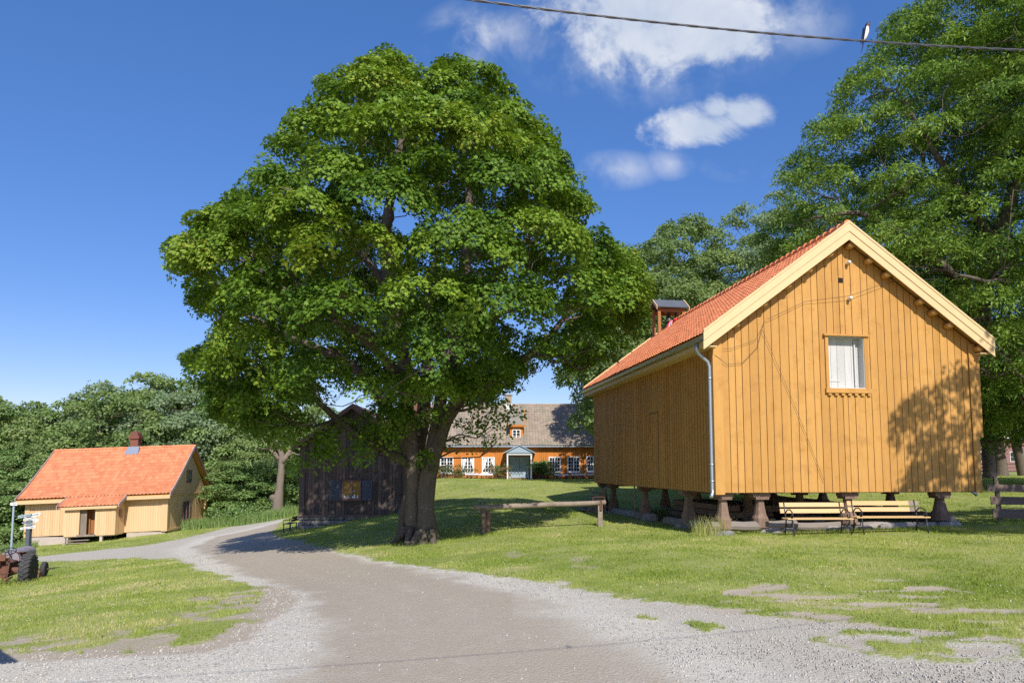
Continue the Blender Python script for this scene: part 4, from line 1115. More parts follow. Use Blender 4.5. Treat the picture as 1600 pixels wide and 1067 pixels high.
for dx in (.24, .38): m_.lathe(e + np.array([dx, 0, .08]), [(.012, 0), (.012, .06), (.03, .065), (.03, .10), (0, .11)], 8)
m_.build('bolt', M['iron'], rail)

# ---------------------------------------------------------------- plank fence at the right
FX = 13.95; FYy = 20.0; fz = gz(14.4, 20)
fe = thing('plank_fence', 'weathered three plank fence with an upright post at the right of the storehouse', 'fence', (FX, FYy, fz))
for (z0, z1, xs) in ((.93, 1.13, -.12), (.55, .78, -.02), (.16, .42, .02)):
    m_ = MB(); m_.prism([(xs, 0, z0), (5.8, .3, z0 - .12), (5.8, .3, z1 - .12), (xs, 0, z1)], (0, .03, 0)); m_.prism([(5.82, .3, z0 - .12), (11, .6, z0 - .1), (11, .6, z1 - .1), (5.82, .3, z1 - .12)], (0, .03, 0)); m_.build('plank', M['fencewood'], fe)
for x in (.22, 3.0, 5.8, 8.5): m_ = MB(); m_.prism([(x - .04 - .05 * (x < 1), .035 + x * .05, 1.34), (x + .08 - .05 * (x < 1), .035 + x * .05, 1.32), (x + .12, .035 + x * .05, -.2), (x + .0, .035 + x * .05, -.2)][::-1], (0, .05, 0)); m_.build('post', M['fencewood'], fe)
# far fence
ff = thing('field_fence', 'dark post and rail fence far behind the right hand lawn trees', 'fence', (44, 66, gz(44, 66)))
for z in (.3, .65, 1.0): m_ = MB(); m_.box(-6, 30, 0, .05, z, z + .13); m_.build('rail', M['darkwood'], ff)
for k in range(13): m_ = MB(); m_.box(-6 + k * 2.8, -5.86 + k * 2.8, .05, .17, -.3, 1.25); m_.build('post', M['darkwood'], ff)

# ---------------------------------------------------------------- overhead cable and swallow
ca = np.array([-.15, 2.44, 3.4545]); cd = np.array([5.7, 1.2, 0.])
def cabp(u):
    z = .599 * u * u + .0524 * u if -.25 < u < .9 else (.5323 + 1.13 * (u - .9) if u > .9 else .0243 - .247 * (u + .25))
    return cd * u + np.array([0, 0, z])
m_ = MB(); m_.tube([cabp(-1.3 + 4.0 * k / 120) for k in range(121)], .0038, 6, .2)
for s in (0, pi):
    tw = []
    for k in range(1100):
        u = -.5 + 2.2 * k / 1099; a = k * .42 + s
        tw.append(cabp(u) + np.array([0, cos(a), sin(a)]) * .0027)
    m_.tube(tw, .0027, 5, .8)
cab = m_.build('overhead_cable', M['wire'], None); cab.location = tuple(ca)
tag(cab, 'twisted black overhead cable crossing the sky above the storehouse', 'cable')
lo, hi = 0.0, 1.0
for _ in range(50):
    mid = (lo + hi) / 2; qx = proj(ca + cabp(mid))[0]
    if qx < 1352: lo = mid
    else: hi = mid
bp_ = ca + cabp(lo) + np.array([0, 0, .006])
bird = thing('swallow', 'black and white swallow with forked tail perched on the overhead cable', 'bird', bp_, radians(20))
SZ = .62
bird.scale = (SZ * .66, SZ * .66, SZ * .84)
def bm_mat():
    m = bpy.data.materials.new('swallow_plumage'); m.use_nodes = True; t = m.node_tree; b = t.nodes['Principled BSDF']
    a = N(t, 'ShaderNodeAttribute'); a.attribute_name = 'tint'; cr = N(t, 'ShaderNodeValToRGB'); cr.color_ramp.interpolation = 'CONSTANT'
    e = cr.color_ramp.elements; e[0].position = 0; e[0].color = (.012, .016, .04, 1); e[1].position = .33; e[1].color = (.16, .035, .015, 1); x = e.new(.66); x.color = (.78, .72, .64, 1)
    t.links.new(a.outputs['Fac'], cr.inputs[0]); t.links.new(cr.outputs[0], b.inputs['Base Color']); b.inputs['Roughness'].default_value = .55; return m
M['plumage'] = bm_mat()
prof = [(.004, -.055), (.012, -.050), (.020, -.03), (.028, -.005), (.033, .025), (.031, .05), (.023, .068), (.0215, .078), (.024, .092), (.021, .106), (.012, .115), (.005, .119), (.0015, .127)]
m_ = MB(); n = 16; vs = []; fs = []
ax = np.array([.28, -.12, .95]); ax /= np.linalg.norm(ax); u_1 = np.cross(ax, (0, 1., 0)); u_1 /= np.linalg.norm(u_1); v_1 = np.cross(ax, u_1)
for (r, h) in prof:
    bend = np.array([.25, -.5, 0]) * max(0, h - .09)
    for k in range(n):
        a = 2 * pi * k / n; vs.append((ax * h + bend + (u_1 * cos(a) + v_1 * sin(a)) * r + np.array([0, 0, .045])) * 1.0)
b0 = len(m_.v); m_.v += [tuple(v * .92) for v in vs]
ctr = lambda i: sum(vs[i * n:(i + 1) * n]) / n
for i in range(len(prof) - 1):
    for k in range(n):
        c_ = (vs[i * n + k] + vs[i * n + (k + 1) % n]) / 2 - ctr(i); c_ /= np.linalg.norm(c_) + 1e-9
        frontness = c_ @ np.array([.55, -.83, 0]); h = prof[i][1]
        tt = .1
        if frontness > .2 and h < .072: tt = .9
        elif frontness > .45 and .072 <= h < .095: tt = .5
        m_.f.append([i * n + k, i * n + (k + 1) % n, (i + 1) * n + (k + 1) % n, (i + 1) * n + k]); m_.t.append(tt)
m_.build('body', M['plumage'], bird, True)
for s, pts in ((-1, [(-.014, .0, .105), (-.03, -.008, .08), (-.035, -.004, .04), (-.05, .0, -.01), (-.062, 0, -.04), (-.045, 0, -.02), (-.02, 0, .03)]), (1, [(.04, .01, .10), (.02, .02, .06), (-.01, .015, .0), (-.035, .01, -.04), (.0, .012, .0), (.03, .012, .05)])):
    m_ = MB(); m_.prism(pts, (.002, .012, 0), .05); m_.build('wing', M['plumage'], bird)
m_ = MB(); m_.prism([(-.022, 0, .0), (-.003, 0, .0), (-.05, 0, -.10), (-.0515, 0, -.10), (-.035, 0, -.045)], (0, .004, 0), .05); m_.prism([(-.02, .005, .0), (-.008, .005, 0), (-.028, .005, -.07), (-.062, .005, -.125), (-.0635, .005, -.124), (-.03, .005, -.06)], (0, .004, 0), .05); m_.build('tail', M['plumage'], bird)
for dx in (-.006, .012):
    m_ = MB(); m_.tube([(dx, -.006, .02), (dx, -.008, .004), (dx, -.014, -.002)], .0018, 5); m_.build('foot', M['iron'], bird)

# ---------------------------------------------------------------- tractor
TX, TY = -15.85, 21.6
tr = thing('vintage_tractor', 'rusty vintage tractor with big ribbed rear tyres parked on the grass', 'tractor', (TX, TY, gz(TX, TY) - .01), radians(19))
tr.scale = (1.08, 1.08, 1.08)
def wheel(x, y, r, w_, lug, side):
    m_ = MB(); m_.lathe((x - w_ / 2, y, r), [(r * .60, 0), (r * .86, -.005), (r * .97, w_ * .10), (r * 1.0, w_ * .3), (r * 1.0, w_ * .7), (r * .97, w_ * .9), (r * .86, w_ + .005), (r * .60, w_)], 28, (1, 0, 0), .1)
    if lug:
        for k in range(22):
            for s in (-1, 1):
                a = 2 * pi * (k + (.5 if s > 0 else 0)) / 22; a2 = a + .17
                def pt(xx, aa, rr): return (x + xx, y + rr * cos(aa), r + rr * sin(aa))
                P = [pt(0, a2, r * .99), pt(s * w_ * .52, a, r * .95), pt(s * w_ * .52, a + .07, r * .95), pt(0, a2 + .07, r * .99)]
                Q = [pt(0, a2, r * 1.06), pt(s * w_ * .50, a, r * 1.03), pt(s * w_ * .50, a + .07, r * 1.03), pt(0, a2 + .07, r * 1.06)]
                m_.add(P + Q, [(0, 1, 2, 3), (7, 6, 5, 4), (0, 4, 5, 1), (1, 5, 6, 2), (2, 6, 7, 3), (3, 7, 4, 0)], .9)
    wh = m_.build('wheel', M['rubber'], tr)
    m_ = MB(); xx = x + side * w_ * .20
    m_.lathe((xx, y, r), [(r * .62, side * w_ * .25), (r * .60, 0), (r * .35, -side * .02), (r * .33, side * .03), (r * .14, side * .04), (r * .12, side * .10), (0, side * .10)], 20, (1, 0, 0)); m_.build('rim', M['rust'], wh)
wheel(.62, 0, .46, .27, True, 1); wheel(-.62, 0, .46, .27, True, -1)
wheel(.52, 1.85, .235, .13, False, 1); wheel(-.52, 1.85, .235, .13, False, -1)
m_ = MB(); m_.lathe((-.5, 0, .46), [(.07, 0), (.10, .1), (.10, .3), (.19, .36), (.19, .64), (.10, .70), (.10, .9), (.07, 1.0)], 14, (1, 0, 0)); m_.box(-.17, .17, -.22, .62, .30, .68); m_.box(-.15, .15, .62, 1.75, .34, .70); m_.box(-.5, .5, 1.81, 1.89, .20, .27); m_.box(-.12, .12, 1.75, 1.95, .22, .5)
m_.build('chassis', M['rust'], tr)
m_ = MB(); n = 8
pr = [(-.24, .66)] + [(-.24 * cos(pi * k / n), .84 + .16 * sin(pi * k / n)) for k in range(n + 1)] + [(.24, .66)]
m_.prism([(x, .62, z) for x, z in pr], (0, 1.36, -.03), .2); m_.build('hood', M['rustgrey'], tr, False)
m_ = MB(); m_.box(-.22, .22, 1.981, 2.0, .5, .92); m_.build('grille', M['rust'], tr)
for s in (-1, 1):
    m_ = MB(); pts = [(s * .40, .46 * 1.16 * cos(a), .46 + .46 * 1.16 * sin(a)) for a in (radians(100), radians(80), radians(55), radians(30))]
    for p, q in zip(pts[:-1], pts[1:]): m_.prism([(s * .30, p[1], p[2]), (s * .50, p[1], p[2]), (s * .50, q[1], q[2]), (s * .30, q[1], q[2])], (0, .01, -.012))
    m_.build('fender', M['rust'], tr)
    m_ = MB(); m_.tube([(s * .18, -.15, .75), (s * .22, -.5, .42), (s * .24, -.75, .30)], .022, 6); m_.tube([(s * .26, -.1, .30), (s * .3, -.8, .28)], .025, 6); m_.tube([(s * .28, -.45, .7), (s * .26, -.55, .30)], .016, 6); m_.tube([(s * .1, -.2, .72), (s * .28, -.46, .70)], .025, 6); m_.build('lift_arm', M['rust'], tr)
m_ = MB(); m_.lathe((0, -.22, .80), [(.02, -.1), (.17, -.02), (.21, .05), (.20, .055), (.15, .0), (.0, -.01)], 16); m_.box(-.03, .03, -.35, .1, .68, .74); m_.box(-.17, .17, -.42, -.38, .80, .97); m_.build('seat', M['rust'], tr)
m_ = MB(); c0 = np.array([-.02, .34, .98]); U1 = np.array([1, 0, 0]); U2 = np.array([0, .85, .42])
m_.tube([c0 + (U1 * cos(a) + U2 * sin(a)) * .21 for a in np.linspace(0, 2 * pi, 25)], .013, 6, cap=False)
for a in (pi / 2, pi * 7 / 6, pi * 11 / 6): m_.tube([c0, c0 + (U1 * cos(a) + U2 * sin(a)) * .21], .009, 5)
m_.tube([c0, (0, .62, .78)], .016, 6); m_.build('steering_wheel', M['iron'], tr, True)
m_ = MB(); m_.tube([(.30, 1.0, .5), (.34, .8, .62), (.34, .2, .55)], .03, 8); m_.build('exhaust', M['rust'], tr, True)
m_ = MB(); m_.lathe((-.52, -.10, 1.02), [(.03, 0), (.07, .02), (.07, .08), (.03, .11)], 12, (0, -1, .1)); hl = m_.build('rear_lamp', M['porcelain'], tr, True)
m_ = MB(); m_.tube([(-.52, -.1, 1.0), (-.48, .0, .8)], .012, 5); m_.build('lamp_stalk', M['iron'], hl)
m_ = MB(); m_.box(-.30, -.08, -.62, -.40, .36, .62); m_.build('toolbox', M['rust'], tr)
for (p, q) in (((.2, -.2, .7), (.12, -.5, .5)), ((-.05, .1, .72), (-.12, .15, 1.0)), ((.08, .2, .7), (.12, .1, .95)), ((.3, -.5, .45), (.05, -.55, .5))):
    m_ = MB(); m_.tube([p, q], .014, 6); m_.build('lever', M['rust'], tr)
m_ = MB(); m_.prism([(.50, 1.3, .05), (.50, 1.55, .05), (.50, 1.5, .22), (.50, 1.32, .18)], (.04, 0, 0)); m_.build('mower_shoe', M['rust'], tr)

# ---------------------------------------------------------------- signposts
M['ink'] = pmat('sign_lettering', (.03, .03, .03), amt=.05, bump=0)
def txt(s, size, parent, loc, rot, mat):
    cu = bpy.data.curves.new('lettering', 'FONT'); cu.body = s; cu.size = size; cu.align_x = 'CENTER'; cu.align_y = 'CENTER'; cu.extrude = .001
    o = bpy.data.objects.new('lettering', cu); C.objects.link(o)
    dg = bpy.context.evaluated_depsgraph_get(); me = bpy.data.meshes.new_from_object(o.evaluated_get(dg)); bpy.data.objects.remove(o)
    me.materials.clear(); me.materials.append(mat)
    o = bpy.data.objects.new('lettering', me); link(o, parent); o.location = loc; o.rotation_euler = rot; return o
def scribble(m_, x0, x1, z, y, h):
    x = x0
    while x < x1:
        w_ = random.uniform(.016, .03)
        for k in range(2): m_.box(x + k * w_ * .5, x + k * w_ * .5 + .008, y - .002, y, z - h / 2, z + h / 2 * random.uniform(.6, 1))
        m_.box(x, x + w_ * .5 + .008, y - .0016, y, z - .004, z + .005)
        x += w_ + .014 + (.03 if random.random() < .15 else 0)
GX0 = at(44, 850, 25.2); sz = gz(GX0[0], 25.2)
sp_ = thing('signpost', 'wooden signpost crowded with white arrow boards behind the tractor', 'signpost', (GX0[0], 25.2, sz))
zt = at(44, 826, 25.2)[2] - sz
m_ = MB(); m_.box(-.07, .07, -.07, .07, -.2, zt + .5); m_.build('post', M['slate'], sp_)
k2 = 25.2 / F
for (a, b_, yc, hgt, pt_, rz, mt) in ((29, 50, 805.5, 4.2, 0, -.25, 'bluegrey'), (49, 62, 803.5, 5, 1, .15, 'white'), (37.5, 57, 810, 3.6, 0, .1, 'white'), (50, 59.5, 813, 4, 1, -.2, 'white'), (37, 52, 815, 3, -1, .2, 'zinc'), (41, 54, 818.5, 3.2, 0, -.15, 'bluegrey'), (34.5, 46, 824.3, 3.6, -1, .1, 'white'), (46, 57, 823, 3.8, 0, -.1, 'white')):
    x0, x1 = (a - 44) * k2, (b_ - 44) * k2; z = at(44, yc, 25.2)[2] - sz; h = hgt * k2; yb = -.085
    m_ = MB(); P = [(x0, yb, z - h / 2), (x1, yb, z - h / 2), (x1, yb, z + h / 2), (x0, yb, z + h / 2)]
    if pt_ == 1: P.insert(2, (x1 + .05, yb, z))
    if pt_ == -1: P.append((x0 - .05, yb, z))
    m_.prism(P, (0, -.02, 0)); dz = (x1 - x0) * .12 * (1 if rz > 0 else .4)
    cx_ = (x0 + x1) / 2
    m_.xf = lambda p, c=cx_, s_=.16: (p[0], p[1], p[2] + (p[0] - c) * s_)
    ar = m_.build('arrow_board', M[mt], sp_)
    m_ = MB(); scribble(m_, x0 + .03, x1 - .05, z, yb - .0205, h * .5); m_.xf = lambda p, c=cx_, s_=.16: (p[0], p[1], p[2] + (p[0] - c) * s_); m_.build('lettering', M['ink'], ar)
for (px, py_, pb, lab, tx_, fl_) in ((23, 787, 816, 'small pale arrow sign numbered 24 on a blue grey pole by the bushes', '24', -1), (-4, 795, 822, 'pale arrow sign at the left edge of the picture beside the bushes', '', 1)):
    Yq = 41.0; c0 = at(px, py_, Yq); gzz = gz(c0[0], Yq); k4 = Yq / F
    s2 = thing('arrow_sign', lab, 'sign', (c0[0], Yq, gzz), 0, 'pale arrow signs by the bushes')
    z = c0[2] - gzz
    m_ = MB(); m_.tube([(-.05, 0, -.2), (-.05, 0, z)], .055, 8); m_.build('pole', M['bluegrey'], s2)
    m_ = MB(); w_ = 6 * k4; h = 2.4 * k4; P = [(-w_, -.07, z), (-w_ * .7, -.07, z - h), (w_ * .95, -.07, z - h), (w_ * .95, -.07, z + h), (-w_ * .7, -.07, z + h)]
    if fl_ > 0: P = [(-p[0], p[1], p[2]) for p in P][::-1]
    m_.prism(P, (0, -.03, 0)); ab = m_.build('arrow_board', M['white'], s2)
    if tx_: txt(tx_, .17, ab, (.04, -.102, z), (pi / 2, 0, 0), M['ink'])

# ---------------------------------------------------------------- white topped picnic tables along the main house
def picnic(first, label, x, y, w_=1.05):
    if first is None:
        r = thing('picnic_table', label, 'table', (x, y, gz(x, y)), 0, 'white topped picnic tables along the main house')
        m_ = MB(); m_.box(-w_ / 2, w_ / 2, -.40, .38, .60, .80, 0); m_.build('table_top', M['whitecl'], r)
        for s in (-1, 1): m_ = MB(); m_.box(-w_ / 2, w_ / 2, s * .68 - .12, s * .68 + .12, .40, .44); m_.build('seat', M['greywood'], r)
        for x_ in (-.38, .38):
            m_ = MB(); m_.beam((x_, -.5, 0), (x_, -.25, .72), .05, .09); m_.beam((x_, .5, 0), (x_, .25, .72), .05, .09); m_.beam((x_, -.75, .36), (x_, .75, .36), .05, .08); m_.build('leg_frame', M['darkwood'], r)
        r.scale = (1, 1, .52)
        return r
    r = copy_tree(first); r.location = (x, y, gz(x, y)); r['label'] = label; return r

tx = lambda px, Y: (px - 800) / F * Y
p0 = picnic(None, 'white topped picnic table second left from the porch by the rose bushes', tx(738, 53.3), 53.3)
picnic(p0, 'white topped picnic table next to the porch on its left side', tx(760, 53.5), 53.5)
picnic(p0, 'white topped picnic table in tree shade nearest right of the green porch shrub', tx(877, 53.2), 53.2)
picnic(p0, 'white topped picnic table in tree shade, middle of the right hand three', tx(903, 53.4), 53.4)
picnic(p0, 'white topped picnic table partly hidden by the dark side of the storehouse', tx(927, 53.4), 53.4)

# small far buildings and pale ground beyond the right trees
fb = thing('red_shed', 'distant low red shed with white roof seen beneath the right trees', 'shed', (62, 88, gz(62, 88)))
m_ = MB(); m_.box(-5, 22, 0, 6, -.5, 4.2); m_.build('wall', M['maroon'], fb)
m_ = MB(); m_.prism([(-5.4, -.6, 4.2), (-5.4, 6.6, 4.2), (-5.4, 3, 6.4)], (28, 0, 0)); m_.build('roof', M['white'], fb)
for x in (-2, 2, 6, 10): window(fb, (x, -.01, 1.3), (1, 0, 0), (0, -1, 0), 1.2, 1.3, 1, 2, 'white', 'glass')

# invented roofed shelter added out of view so its roof corner shades the gravel
nb = thing('unseen_blocker', 'unseen made up flat roofed wooden shelter beside the gravel at the far left', 'blocker', (-5.6, 5.2, gz(-5.6, 5.2)))
m_ = MB(); m_.prism([(1.3, -.6, 2.05), (.1, .5, 2.05), (-1.2, .4, 2.05), (0, -.75, 2.05)], (0, 0, .06)); m_.build('roof', M['greywood'], nb)
for x, y in ((.0, -.4), (-.8, .2)): m_ = MB(); m_.box(x - .06, x + .06, y - .06, y + .06, -.3, 2.05); m_.build('post', M['greywood'], nb)
m_ = MB(); m_.beam((-.02, -.38, 1.35), (-.78, .18, 1.35), .04, .9); m_.build('board', M['greywood'], nb)
# ---------------------------------------------------------------- trees
rs = np.random.RandomState(21)
LEAF = {
 'maple': (np.array([(0, 0, 0), (-.52, .12, -.03), (-.34, .42, .03), (-.62, .62, -.05), (-.22, .68, .03), (0, 1.12, -.08), (.22, .68, .03), (.62, .62, -.05), (.34, .42, .03), (.52, .12, -.03)])),
 'kite': (np.array([(0, 0, 0), (-.42, .45, -.06), (0, 1.0, 0), (.42, .45, -.06)])),
 'slim': (np.array([(0, 0, 0), (-.20, .5, -.04), (0, 1.15, -.06), (.20, .5, -.04)])),
}
def leaves_mesh(name, P, Nrm, T, S, kind, mat, tint):
    K = LEAF[kind]; n = len(P); k = len(K)
    Nrm = Nrm / (np.linalg.norm(Nrm, axis=1, keepdims=True) + 1e-9)
    T = T - Nrm * np.sum(T * Nrm, 1, keepdims=True); T /= np.linalg.norm(T, axis=1, keepdims=True) + 1e-9
    Bn = np.cross(Nrm, T)
    V = P[:, None] + (Bn[:, None] * K[None, :, 0:1] + T[:, None] * K[None, :, 1:2] + Nrm[:, None] * K[None, :, 2:3]) * S[:, None, None]
    if k == 4:
        Fc = (np.arange(n)[:, None] * 4 + np.array([0, 1, 2, 3])[None])
    else:
        Fc = (np.arange(n)[:, None] * k + np.arange(k)[None])
    return fast_mesh(name, V.reshape(-1, 3), Fc, mat, np.clip(tint, 0, 1))

def crown_leaves(puffs, centre, per_m2, sub_r, size, kind, mat, name='crown', up=.75, jitter=.55, tb=.4, topbias=.0, droop=.35, shell=.82, wild=.3, tvar=.16):
    """puffs: array of (x,y,z,rx,rz,density,tint)"""
    Pl, Nl, Tl, Sl, Cl = [], [], [], [], []
    centre = np.array(centre)
    for (x, y, z, rx, rz_, dn, tt) in puffs:
        c = np.array([x, y, z]); R = np.array([rx, rx, rz_])
        ns = max(3, int(4.2 * rx * rx / (sub_r * sub_r) * .62 * dn))
        d = rs.randn(ns, 3); d[:, 2] = np.where(d[:, 2] < -.35, -d[:, 2] * .6, d[:, 2]); d[:, 2] += .15
        oc = c - centre; oc = oc / (np.linalg.norm(oc) + 1e-6)
        d += oc * .55
        d /= np.linalg.norm(d, axis=1, keepdims=True)
        sc_ = d * R * (shell + (1.08 - shell) * rs.rand(ns, 1)); sc_c = c + sc_
        on = d * .7 + np.array([0, 0, up]) + rs.randn(ns, 3) * wild; on /= np.linalg.norm(on, axis=1, keepdims=True)
        m = max(4, int(per_m2 * pi * sub_r * sub_r * dn))
        r = sub_r * (.75 + .5 * rs.rand(ns))
        n_ = np.repeat(on, m, 0); a = rs.rand(ns * m) * 2 * pi; q = np.sqrt(rs.rand(ns * m)); rr = np.repeat(r, m) * q
        u = np.cross(n_, np.array([.3, .2, 1.]) + 0 * n_); u /= np.linalg.norm(u, axis=1, keepdims=True) + 1e-9; v = np.cross(n_, u)
        dirv = u * np.cos(a)[:, None] + v * np.sin(a)[:, None]
        p = np.repeat(sc_c, m, 0) + dirv * rr[:, None] - n_ * (q ** 2 * np.repeat(r, m) * droop)[:, None] + n_ * (rs.randn(ns * m) * .10 * sub_r)[:, None]
        p[:, 2] -= (q ** 2) * np.repeat(r, m) * .18
        Pl.append(p); Nl.append(n_ + dirv * q[:, None] * .55 + rs.randn(ns * m, 3) * jitter)
        Tl.append(dirv + np.array([0, 0, -.45]) + rs.randn(ns * m, 3) * .35)
        Sl.append(size * (.65 + .6 * rs.rand(ns * m)))
        Cl.append(tb + tt + np.repeat(rs.randn(ns) * .09, m) + rs.randn(ns * m) * tvar)
    P = np.concatenate(Pl); T_ = np.concatenate(Cl) + topbias * 0
    return leaves_mesh(name, P, np.concatenate(Nl), np.concatenate(Tl), np.concatenate(Sl), kind, mat, T_), len(P)

def wobble(a, b, n, amp, sag=0.0):
    a = np.array(a); b = np.array(b); L_ = np.linalg.norm(b - a); out = []
    off = rs.randn(3) * amp * L_; off2 = rs.randn(3) * amp * L_ * .5
    for k in range(n + 1):
        u = k / n
        out.append(a + (b - a) * u + off * math.sin(pi * u) + off2 * math.sin(2 * pi * u) + np.array([0, 0, 1]) * sag * L_ * math.sin(pi * u))
    return out

def woodwork(mb, mains, targets, rtip=.018, taper=.62, up=.12, n=9, kfac=.35, rmax=.16, twigs=0, twig_len=.8):
    """mains: list of (points, radii). targets hang on the nearest main or earlier branch node"""
    nodes = []; rad = []
    for pts, rr in mains:
        S = []; Rr = []
        for i in range(len(pts) - 1):
            m = max(2, int(np.linalg.norm(np.array(pts[i + 1]) - np.array(pts[i])) / .7))
            for k in range(m): u = k / m; S.append(np.array(pts[i]) * (1 - u) + np.array(pts[i + 1]) * u); Rr.append(rr[i] * (1 - u) + rr[i + 1] * u)
        S.append(np.array(pts[-1])); Rr.append(rr[-1])
        # smooth with a little wander
        S2 = [S[0]] + [(S[i - 1] + S[i] * 2 + S[i + 1]) / 4 + rs.randn(3) * .02 for i in range(1, len(S) - 1)] + [S[-1]]
        mb.tube(S2, [r * (1 + .05 * rs.randn()) for r in Rr], 12 if rr[0] > .2 else 9)
        nodes += S2; rad += Rr
    N_ = list(nodes); Rd = list(rad)
    tg = sorted(targets, key=lambda q: min(np.linalg.norm(np.array(q) - p) for p in nodes[::3]))
    for q in tg:
        q = np.array(q); A_ = np.array(N_); d = np.linalg.norm(A_ - q, axis=1)
        cost = d + np.maximum(0, A_[:, 2] - q[2] + .3) * 1.3 + np.where(np.array(Rd) < .03, 1.0, 0)
        i = int(np.argmin(cost)); a = A_[i]; L_ = d[i]
        r0 = min(Rd[i] * taper, rmax, .02 + .022 * L_ + .01); m = max(3, int(L_ / .6))
        pts = wobble(a, q, m, .07, -up * .3); rr = [r0 + (rtip - r0) * (k / m) for k in range(m + 1)]
        mb.tube(pts, rr, 6, cap=False)
        N_ += pts[1:]; Rd += rr[1:]
        for _ in range(twigs):
            e = q + rs.randn(3) * twig_len * np.array([1, 1, .5]); mb.tube(wobble(pts[-2], e, 3, .1), [rtip * .9, rtip * .7, rtip * .5, rtip * .3], 4, cap=False)

def tree_obj(name, label, cat, loc, group=None): return thing(name, label, cat, loc, 0, group)

# ---- the big maple
T0 = np.array([-3.0, 22.0, gz(-3.0, 22.0)])
prof = [(76, 600, 705), (100, 535, 748), (150, 488, 800), (200, 435, 850), (250, 402, 885), (300, 350, 905), (345, 285, 935), (400, 272, 995), (450, 285, 1003), (500, 318, 995), (550, 312, 965), (600, 312, 860), (650, 345, 800), (690, 400, 740)]
pz_, pc_, pa_ = [], [], []
for (py, l, r) in prof:
    a = at(l, py, 22); b2 = at(r, py, 22); pz_.append(a[2]); pc_.append((a[0] + b2[0]) / 2); pa_.append((b2[0] - a[0]) / 2)
pz_, pc_, pa_ = [np.array(q)[::-1] for q in (pz_, pc_, pa_)]
zmin, zmax = pz_[0], pz_[-1]
puffs = []; PC = np.zeros((0, 3))
def try_puff(c, r, rz_, dn, tt, mind):
    global PC
    c = np.array(c)
    if len(PC) and np.min(np.linalg.norm((PC - c) * np.array([1, 1, 1.25]), axis=1)) < mind: return False
    px, py = proj(c)
    for (hx, hy, hr, fronty) in HOLES:
        if (px - hx) ** 2 + (py - hy) ** 2 < hr * hr and c[1] < fronty: return False
    sd = float(poly_sd(np.array([px]), np.array([py]), OUTL)[0]) * c[1] / F
    if sd < .48: return False
    rr = min(r, (sd - .14) / .62)
    puffs.append((c[0], c[1], c[2], rr, rz_ * rr / r * (.9 + .7 * rs.rand()), dn, tt)); PC = np.vstack([PC, c]); return True
OUTL = [(600, 82), (560, 88), (525, 108), (490, 150), (470, 190), (430, 215), (402, 250), (398, 285), (350, 305), (320, 335), (285, 345), (268, 390), (278, 430), (300, 440), (300, 480), (335, 500), (318, 540), (305, 580), (310, 620), (345, 650), (370, 680), (425, 690), (455, 660), (480, 630), (540, 622), (600, 640), (620, 640), (690, 630), (720, 640), (780, 640), (800, 600), (850, 570), (880, 600), (940, 600), (950, 560), (985, 540), (1000, 480), (1003, 420), (985, 390), (940, 360), (915, 345), (925, 315), (895, 300), (885, 240), (850, 195), (810, 150), (775, 115), (735, 95), (700, 80), (650, 78)]
HOLES = [(832, 480, 60, 99), (832, 420, 30, 99), (478, 385, 20, 99), (700, 330, 16, 99), (605, 385, 50, 22.4), (600, 470, 58, 22.4), (610, 300, 24, 21.5), (575, 530, 34, 22), (545, 340, 30, 21.5), (690, 385, 30, 21), (505, 430, 30, 21), (655, 340, 28, 21), (440, 350, 22, 21), (745, 420, 24, 20.5), (600, 560, 26, 21.5), (890, 520, 28, 99), (890, 630, 75, 99), (845, 600, 30, 99), (400, 330, 18, 21), (450, 450, 24, 21), (520, 640, 28, 99)]
for k in range(12000):
    z = zmin + (zmax - zmin) * rs.rand(); a_w = np.interp(z, pz_, pa_); c_x = np.interp(z, pz_, pc_)
    if rs.rand() > a_w / pa_.max() + .15: continue
    th = rs.rand() * 2 * pi
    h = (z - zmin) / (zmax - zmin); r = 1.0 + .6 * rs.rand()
    lob = float(vnoise(np.array([th * 2.2 + 40]), np.array([z * .33 + 9]), 5, 1.0)[0]); inw = 1.3 * max(0, .55 - lob) / .55
    rx_ = max(a_w - r * .6 - inw * .25, .15); ry_ = max(min(a_w, 7.0) - r * .72 - inw, .15)
    zz = min(z, zmax - r * .55)
    c = (c_x + rx_ * cos(th), 22 + ry_ * sin(th), zz)
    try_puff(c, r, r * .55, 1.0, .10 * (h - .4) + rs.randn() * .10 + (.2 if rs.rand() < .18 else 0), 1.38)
nshell = len(puffs)
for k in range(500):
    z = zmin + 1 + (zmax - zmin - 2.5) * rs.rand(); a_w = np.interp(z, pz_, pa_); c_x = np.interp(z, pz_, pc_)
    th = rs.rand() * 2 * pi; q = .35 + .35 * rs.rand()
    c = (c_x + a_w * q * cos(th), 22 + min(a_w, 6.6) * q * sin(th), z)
    try_puff(c, 1.0, .5, .55, -.12, 1.7)
